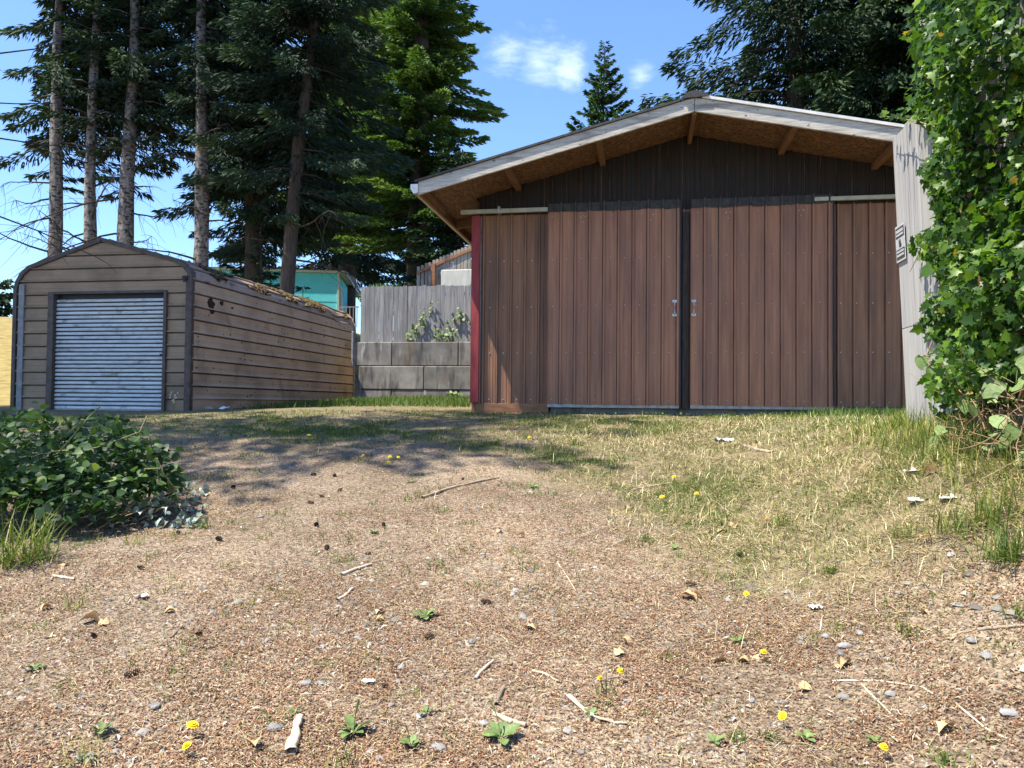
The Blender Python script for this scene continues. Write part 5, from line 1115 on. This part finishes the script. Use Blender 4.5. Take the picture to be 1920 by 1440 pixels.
# sticks and wood
def stick(pts, r0_, r1_, label, mt='twig', flat=1, name='stick'):
    P = np.array([ong(a, b) for a, b in pts]); t = np.linspace(0, len(P)-1, 10); P = np.stack([np.interp(t, np.arange(len(P)), P[:, i]) for i in range(3)], -1)
    P[:, 2] += r0_*.7; P += rg.normal(0, r0_*.12, P.shape)
    V, Fc = tube_np(P, np.linspace(r0_, r1_, 10)*(1+rg.normal(0, .12, 10)), 7)
    if flat != 1: V[:, 2] = np.repeat(P[:, 2], 7)+(V[:, 2]-np.repeat(P[:, 2], 7))*flat
    base = P[0]; me = npmesh(name, V-base, Fc, M[mt], smooth=True); o = bpy.data.objects.new(name, me); COL.objects.link(o); o.location = base; return tag(o, label, 'stick')
for a in [([(792,935),(840,918),(890,906),(936,897)],.014,.007,'long grey fallen stick in the middle of the yard'),([(640,1080),(665,1070),(696,1060)],.012,.006,'bleached short stick left of mid yard','bleach'),([(632,1128),(648,1119),(660,1107)],.011,.007,'second bleached short stick below the first','bleach'),
          ([(1066,1308),(1090,1330),(1120,1352),(1150,1357),(1176,1360)],.012,.006,'curved pale bark strip at the bottom centre','bleach',.5),([(998,1262),(1025,1268),(1048,1281)],.011,.005,'pale splinter above the curved bark strip','bleach',.5),([(545,1418),(553,1385),(561,1350)],.022,.014,'thick bleached wood chunk at the bottom left centre','bleach',.6),
          ([(891,1275),(905,1258),(925,1242)],.009,.006,'tan stick right of the tiny cone','bleach'),([(930,1323),(938,1305),(946,1289)],.010,.008,'brown stick stub above the long-leaved weed','twig'),([(926,1343),(955,1355),(985,1364)],.011,.008,'pale wood strip touching the long-leaved weed','bleach'),
          ([(1137,1275),(1165,1270),(1200,1270)],.006,.004,'grey splinter right of the bright dandelion','twig'),([(1835,1184),(1880,1179),(1935,1175)],.008,.006,'dark twig entering from the right edge','twig'),([(96,1090),(102,1070)],.007,.006,'short upright looking twig at the left edge','twig'),([(100,1082),(140,1088)],.009,.006,'pale stick under the left bramble tuft','bleach'),
          ([(320,1198),(342,1175)],.006,.004,'thin twig at the lower left','twig'),([(395,1217),(417,1204)],.005,.004,'short dark twig right of the lower left twig','twig'),([(1395,838),(1440,850),(1450,848)],.02,.01,'grey weathered branch piece in the straw','twig'),([(1175,925),(1195,918),(1255,908)],.01,.012,'reddish rotten branch near the straw dandelions','twig'),
          ([(1410,892),(1440,897)],.008,.006,'small white stick in the straw','bleach'),([(1300,1090),(1340,1110)],.005,.003,'thin grey twig near the dark cone','twig'),([(650,1185),(700,1170)],.003,.002,'hair-thin straw stalk in mid yard','bleach'),([(1560,1280),(1640,1278),(1730,1290),(1780,1325)],.004,.002,'long curved dry stalk at the lower right','bleach'),([(1615,1285),(1680,1350),(1740,1400)],.004,.003,'straight dry stalk on the lower right gravel','bleach'),([(1790,1320),(1850,1370),(1895,1390)],.004,.003,'dry stalk nearest the lower right corner','bleach'),([(1045,1055),(1065,1085),(1080,1110)],.004,.002,'thin pale stalk on the central gravel','bleach'),([(1045,1225),(1100,1214),(1170,1208)],.003,.002,'long straw stalk beside the tan leaves','bleach'),([(500,1298),(560,1303),(625,1302)],.003,.002,'fine straw stalk above the largest plantain','bleach')]: stick(*a)
# stones one can pick out
def stone(px, py, s, label, seed):
    r_ = np.random.default_rng(seed); bm = bmesh.new(); bmesh.ops.create_icosphere(bm, subdivisions=2, radius=1)
    for v in bm.verts:
        d = np.array(v.co); k = 1+.28*(float(noise(d[0]*1.7+seed, d[1]*1.7+d[2], seed))-.5)*2; v.co = Vector((d[0]*k*s, d[1]*k*s*.72, max(-.4, d[2]*k)*s*.42))
    me = bpy.data.meshes.new('stone'); bm.to_mesh(me); bm.free(); me.materials.append(M['stone'])
    p = ong(px, py); o = bpy.data.objects.new('stone', me); COL.objects.link(o); o.location = (p[0], p[1], p[2]+s*.08); o.rotation_euler = (0, 0, r_.random()*6); tag(o, label, 'stone', 'loose stones on the yard')
for i, (px, py, s, lb) in enumerate([(517,1366,.034,'biggest flat grey stone at the bottom left centre'),(822,1405,.032,'pale flat stone at the bottom right of the five-leaved plantain'),(695,1412,.022,'left stone of a pair at the bottom edge'),(711,1424,.02,'right stone of a pair at the bottom edge'),(907,1358,.026,'blue-grey stone beside the long-leaved weed'),(1064,1372,.026,'flat grey stone below the curved bark strip'),(885,1205,.03,'oval grey stone in mid yard right of the round cone'),
    (753,1253,.025,'grey stone above the orange bud'),(747,1280,.02,'stone right of the orange bud'),(605,1215,.022,'dark flat stone on the left gravel'),(572,1283,.028,'long flat stone at the left centre'),(600,1283,.022,'stone touching the long flat stone'),(735,1324,.014,'small pale rounded pebble above the largest plantain'),(785,1345,.02,'grey stone beside the pale tiny rosette'),(905,1040,.024,'low grey stone below mid yard'),(490,970,.03,'grey stone on the left edge of the sunny yard'),
    (1585,1212,.035,'dark grey slab stone on the right gravel'),(1575,1228,.028,'square grey stone under the dark slab'),(1548,1195,.026,'pale stone left of the dark slab'),(1505,1198,.022,'blue-grey stone left of the pale one'),(1610,1188,.026,'whitish stone above the dark slab'),(1850,1233,.034,'round grey stone at the right edge'),(1825,1203,.03,'flat stone above the round one at right'),(1580,1310,.032,'long stone on the lower right gravel'),(1670,1303,.028,'broad grey stone at the lower right'),(1410,1315,.02,'pair-like grey stone by the small tuft'),(1310,1325,.014,'pale pebble right of the curved bark strip'),(1895,1340,.034,'dark stone at the lower right edge'),(1090,1410,.018,'stone at the bottom edge centre right'),(1240,1310,.018,'stone just right of the upright tuft'),(1178,1315,.022,'flat grey stone in front of the upright tuft'),(290,1325,.03,'dark flat stone at the lower left')]): stone(px, py, s, lb, 500+i)
# dry leaves
dlm = [leafmesh('dry_leaf', [(.0,.0),(.2,.05),(.45,.2),(.25,.4),(.42,.62),(.2,.75),(.0,1.0)], M['dryleaf'], .5, .9), leafmesh('dry_leaf', BRO, M['dryleaf'], .8, 1.2)]
for i, (px, py, s, lb) in enumerate([(985,1180,.055,'rounded pale tan leaf pair on the central gravel'),(1180,1213,.06,'folded tan leaf right of centre'),(1152,1232,.06,'flat tan leaf below the folded one'),(186,1166,.10,'dry maple leaf on the left gravel'),(205,1172,.07,'dry leaf half under the maple leaf'),(328,1147,.06,'pale lobed leaf left of mid yard'),(1308,1128,.11,'biggest tan leaf beside the yellow dandelion'),(985,1008,.06,'tan leaf lying near the yard centre'),(940,998,.05,'pale yellow leaf left of the centre leaf'),(1590,1244,.06,'tan leaf under the square stone'),(1570,1256,.05,'curled tan leaf below the right gravel stones'),(1520,1295,.07,'pinkish tan leaf at lower right'),(1785,1365,.07,'orange tan leaf at the lower right corner'),(1727,1152,.045,'curled leaf on the right gravel'),(475,1398,.07,'orange tan leaf at the bottom left'),(8,1198,.08,'brown leaf at the left edge'),(125,1060,.05,'red-brown leaf below the bramble tuft'),(76,1145,.06,'pale leaf on the left bark litter'),(95,1197,.05,'small pale leaf left of the broken cone'),(1380,985,.09,'large pale leaf among the right grass'),(1362,1000,.08,'pale leaf under the large pale one'),(1325,1002,.07,'flat pale leaf left of the large pale one'),(1360,1240,.08,'curled pale leaf left of the right dandelion'),(1405,1245,.06,'upright pale leaf below the right dandelion'),(1415,1232,.05,'orange leaf touching the right dandelion'),(1300,1120,.06,'orange leaf on the biggest tan leaf'),(715,1148,.05,'curled brown leaf in mid yard'),(705,1165,.05,'twisted tan leaf left of the plantain'),(620,938,.05,'tan leaf on the left sunny gravel'),(1180,955,.07,'curled brown leaf near the straw dandelions'),(1760,888,.10,'hanging pair of pale leaves on the bank'),(1745,1015,.06,'brown leaf on the right bank'),(1825,1010,.07,'brown curled leaf at the right grass')]):
    p = ong(px, py); o = bpy.data.objects.new('dry_leaf', dlm[i % 2]); COL.objects.link(o); o.location = (p[0], p[1], p[2]+.012); o.scale = (s, s, s); o.rotation_euler = (rg.normal(0, .35), rg.normal(0, .35), rg.random()*6); tag(o, lb, 'leaf', 'dry leaves on the yard')
# white scraps
def scrap(px, py, s, lb, name='white_scrap', el=1.8, mt='white'):
    p = ong(px, py); mb = MB(); n = 6; G = [[(p[0]+s*el*(i/n-.5)+rg.normal(0, s*.06), p[1]+s*(j/3-.5)+rg.normal(0, s*.08), p[2]+.012+abs(rg.normal(0, s*.16))) for i in range(n+1)] for j in range(4)]
    for A, B_ in zip(G, G[1:]): mb.strip(A, B_)
    o = mb.build(name, M[mt]); return tag(o, lb, 'scrap')
scrap(405, 769, .22, 'white plastic scrap lying at the shed corner', 'plastic_scrap', 2.4); scrap(1356, 828, .13, 'white paper scrap in the straw before the right barn door', 'paper_scrap')
M['rag'] = mat('dirty_rag', [(.3,(.34,.33,.30)),(.7,(.55,.54,.5))], 20, rough=.9, bump=.2)
scrap(1780, 938, .07, 'right one of two white rags in the bank grass', 'rag', 1.6, 'rag'); scrap(1722, 942, .07, 'left one of two white rags in the bank grass', 'rag', 1.6, 'rag'); scrap(1715, 890, .07, 'small white rag higher on the bank', 'rag', 1.8, 'rag')
scrap(1530, 1145, .05, 'crumpled white tissue on the right gravel', 'paper_scrap', 1.2); scrap(265, 1122, .045, 'white feathery scrap on the left gravel', 'paper_scrap', 1.4); scrap(690, 1283, .03, 'small white tissue near the orange bud', 'paper_scrap')
# climbing weeds on the block wall and tall dry weeds at the barn
def climber(label, pxs, Y, seed, sz=.11):
    r_ = np.random.default_rng(seed); C = [onY(a, b, Y) for a, b in pxs]; t = thing('climbing_weed', label, 'weed', tuple(C[0]))
    P = np.concatenate([c+r_.normal(0, 1, (14, 3))*[.09, .04, .09] for c in C]); n = len(P)
    me = leafmesh('leaf', BRO, M['weed'], .15, .2)
    place_leaves(t, me, M['weed'], P, r_.normal(0, 1, (n, 3)), np.array([-.2,-.7,.7])+r_.normal(0, .3, (n, 3)), r_.uniform(.6, 1.2, n)*sz, r_.random(n))
    tb = TB(); tb.add(C+[C[-1]+[.05, 0, .1]], .008, 4); tb.build('stem', M['stem'], t)
climber('leafy climber on the left of the fence foot', [(768,632),(778,615),(788,603),(795,592)], 20.22, 1)
climber('bushy climber spread along the block wall top', [(818,632),(830,625),(842,630),(848,624)], 20.2, 2)
climber('single high climber spray beside the red barn post', [(858,600),(862,590)], 20.24, 3)
climber('green sprig high on the grey fence', [(808,575)], 20.24, 4, .08)
climber('dark weed clump at the foot of the block wall', [(790,748),(840,746),(850,738),(858,748)], 19.75, 5)
def drystalk(px, py, h, lb, seed, heads):
    r_ = np.random.default_rng(seed); p = ong(px, py); t = thing('dry_weed', lb, 'weed', tuple(p)); tb = TB(); hd = MB()
    for k in range(heads):
        d = r_.normal(0, .22, 2); hh = h*r_.uniform(.55, 1.1); tip = p+[d[0]*hh, d[1]*hh, hh]; tb.add([p, p+[d[0]*hh*.3, d[1]*hh*.3, hh*.5], tip], [.005, .004, .002], 4)
        for q in range(3):
            c = tip+r_.normal(0, .03, 3); s = .02; hd.add([c+[s,0,0], c+[0,0,s], c+[-s,0,0], c+[0,0,-s], c+[0,-s,0]], [(0,1,4),(1,2,4),(2,3,4),(3,0,4)])
    tb.build('stalks', M['straw'] if False else M['stem'], t); hd.build('seed_heads', M['bleach'], t)
drystalk(1572, 775, .52, 'tall dry weed with pale seed heads right of the right barn door', 1, 8)
drystalk(1510, 772, .42, 'spindly red-brown weed against the right barn door', 2, 3); drystalk(1660, 775, .3, 'small flowering weed beside the fence end', 3, 5); drystalk(325, 775, .3, 'white-headed weed at the shed door corner', 4, 4)
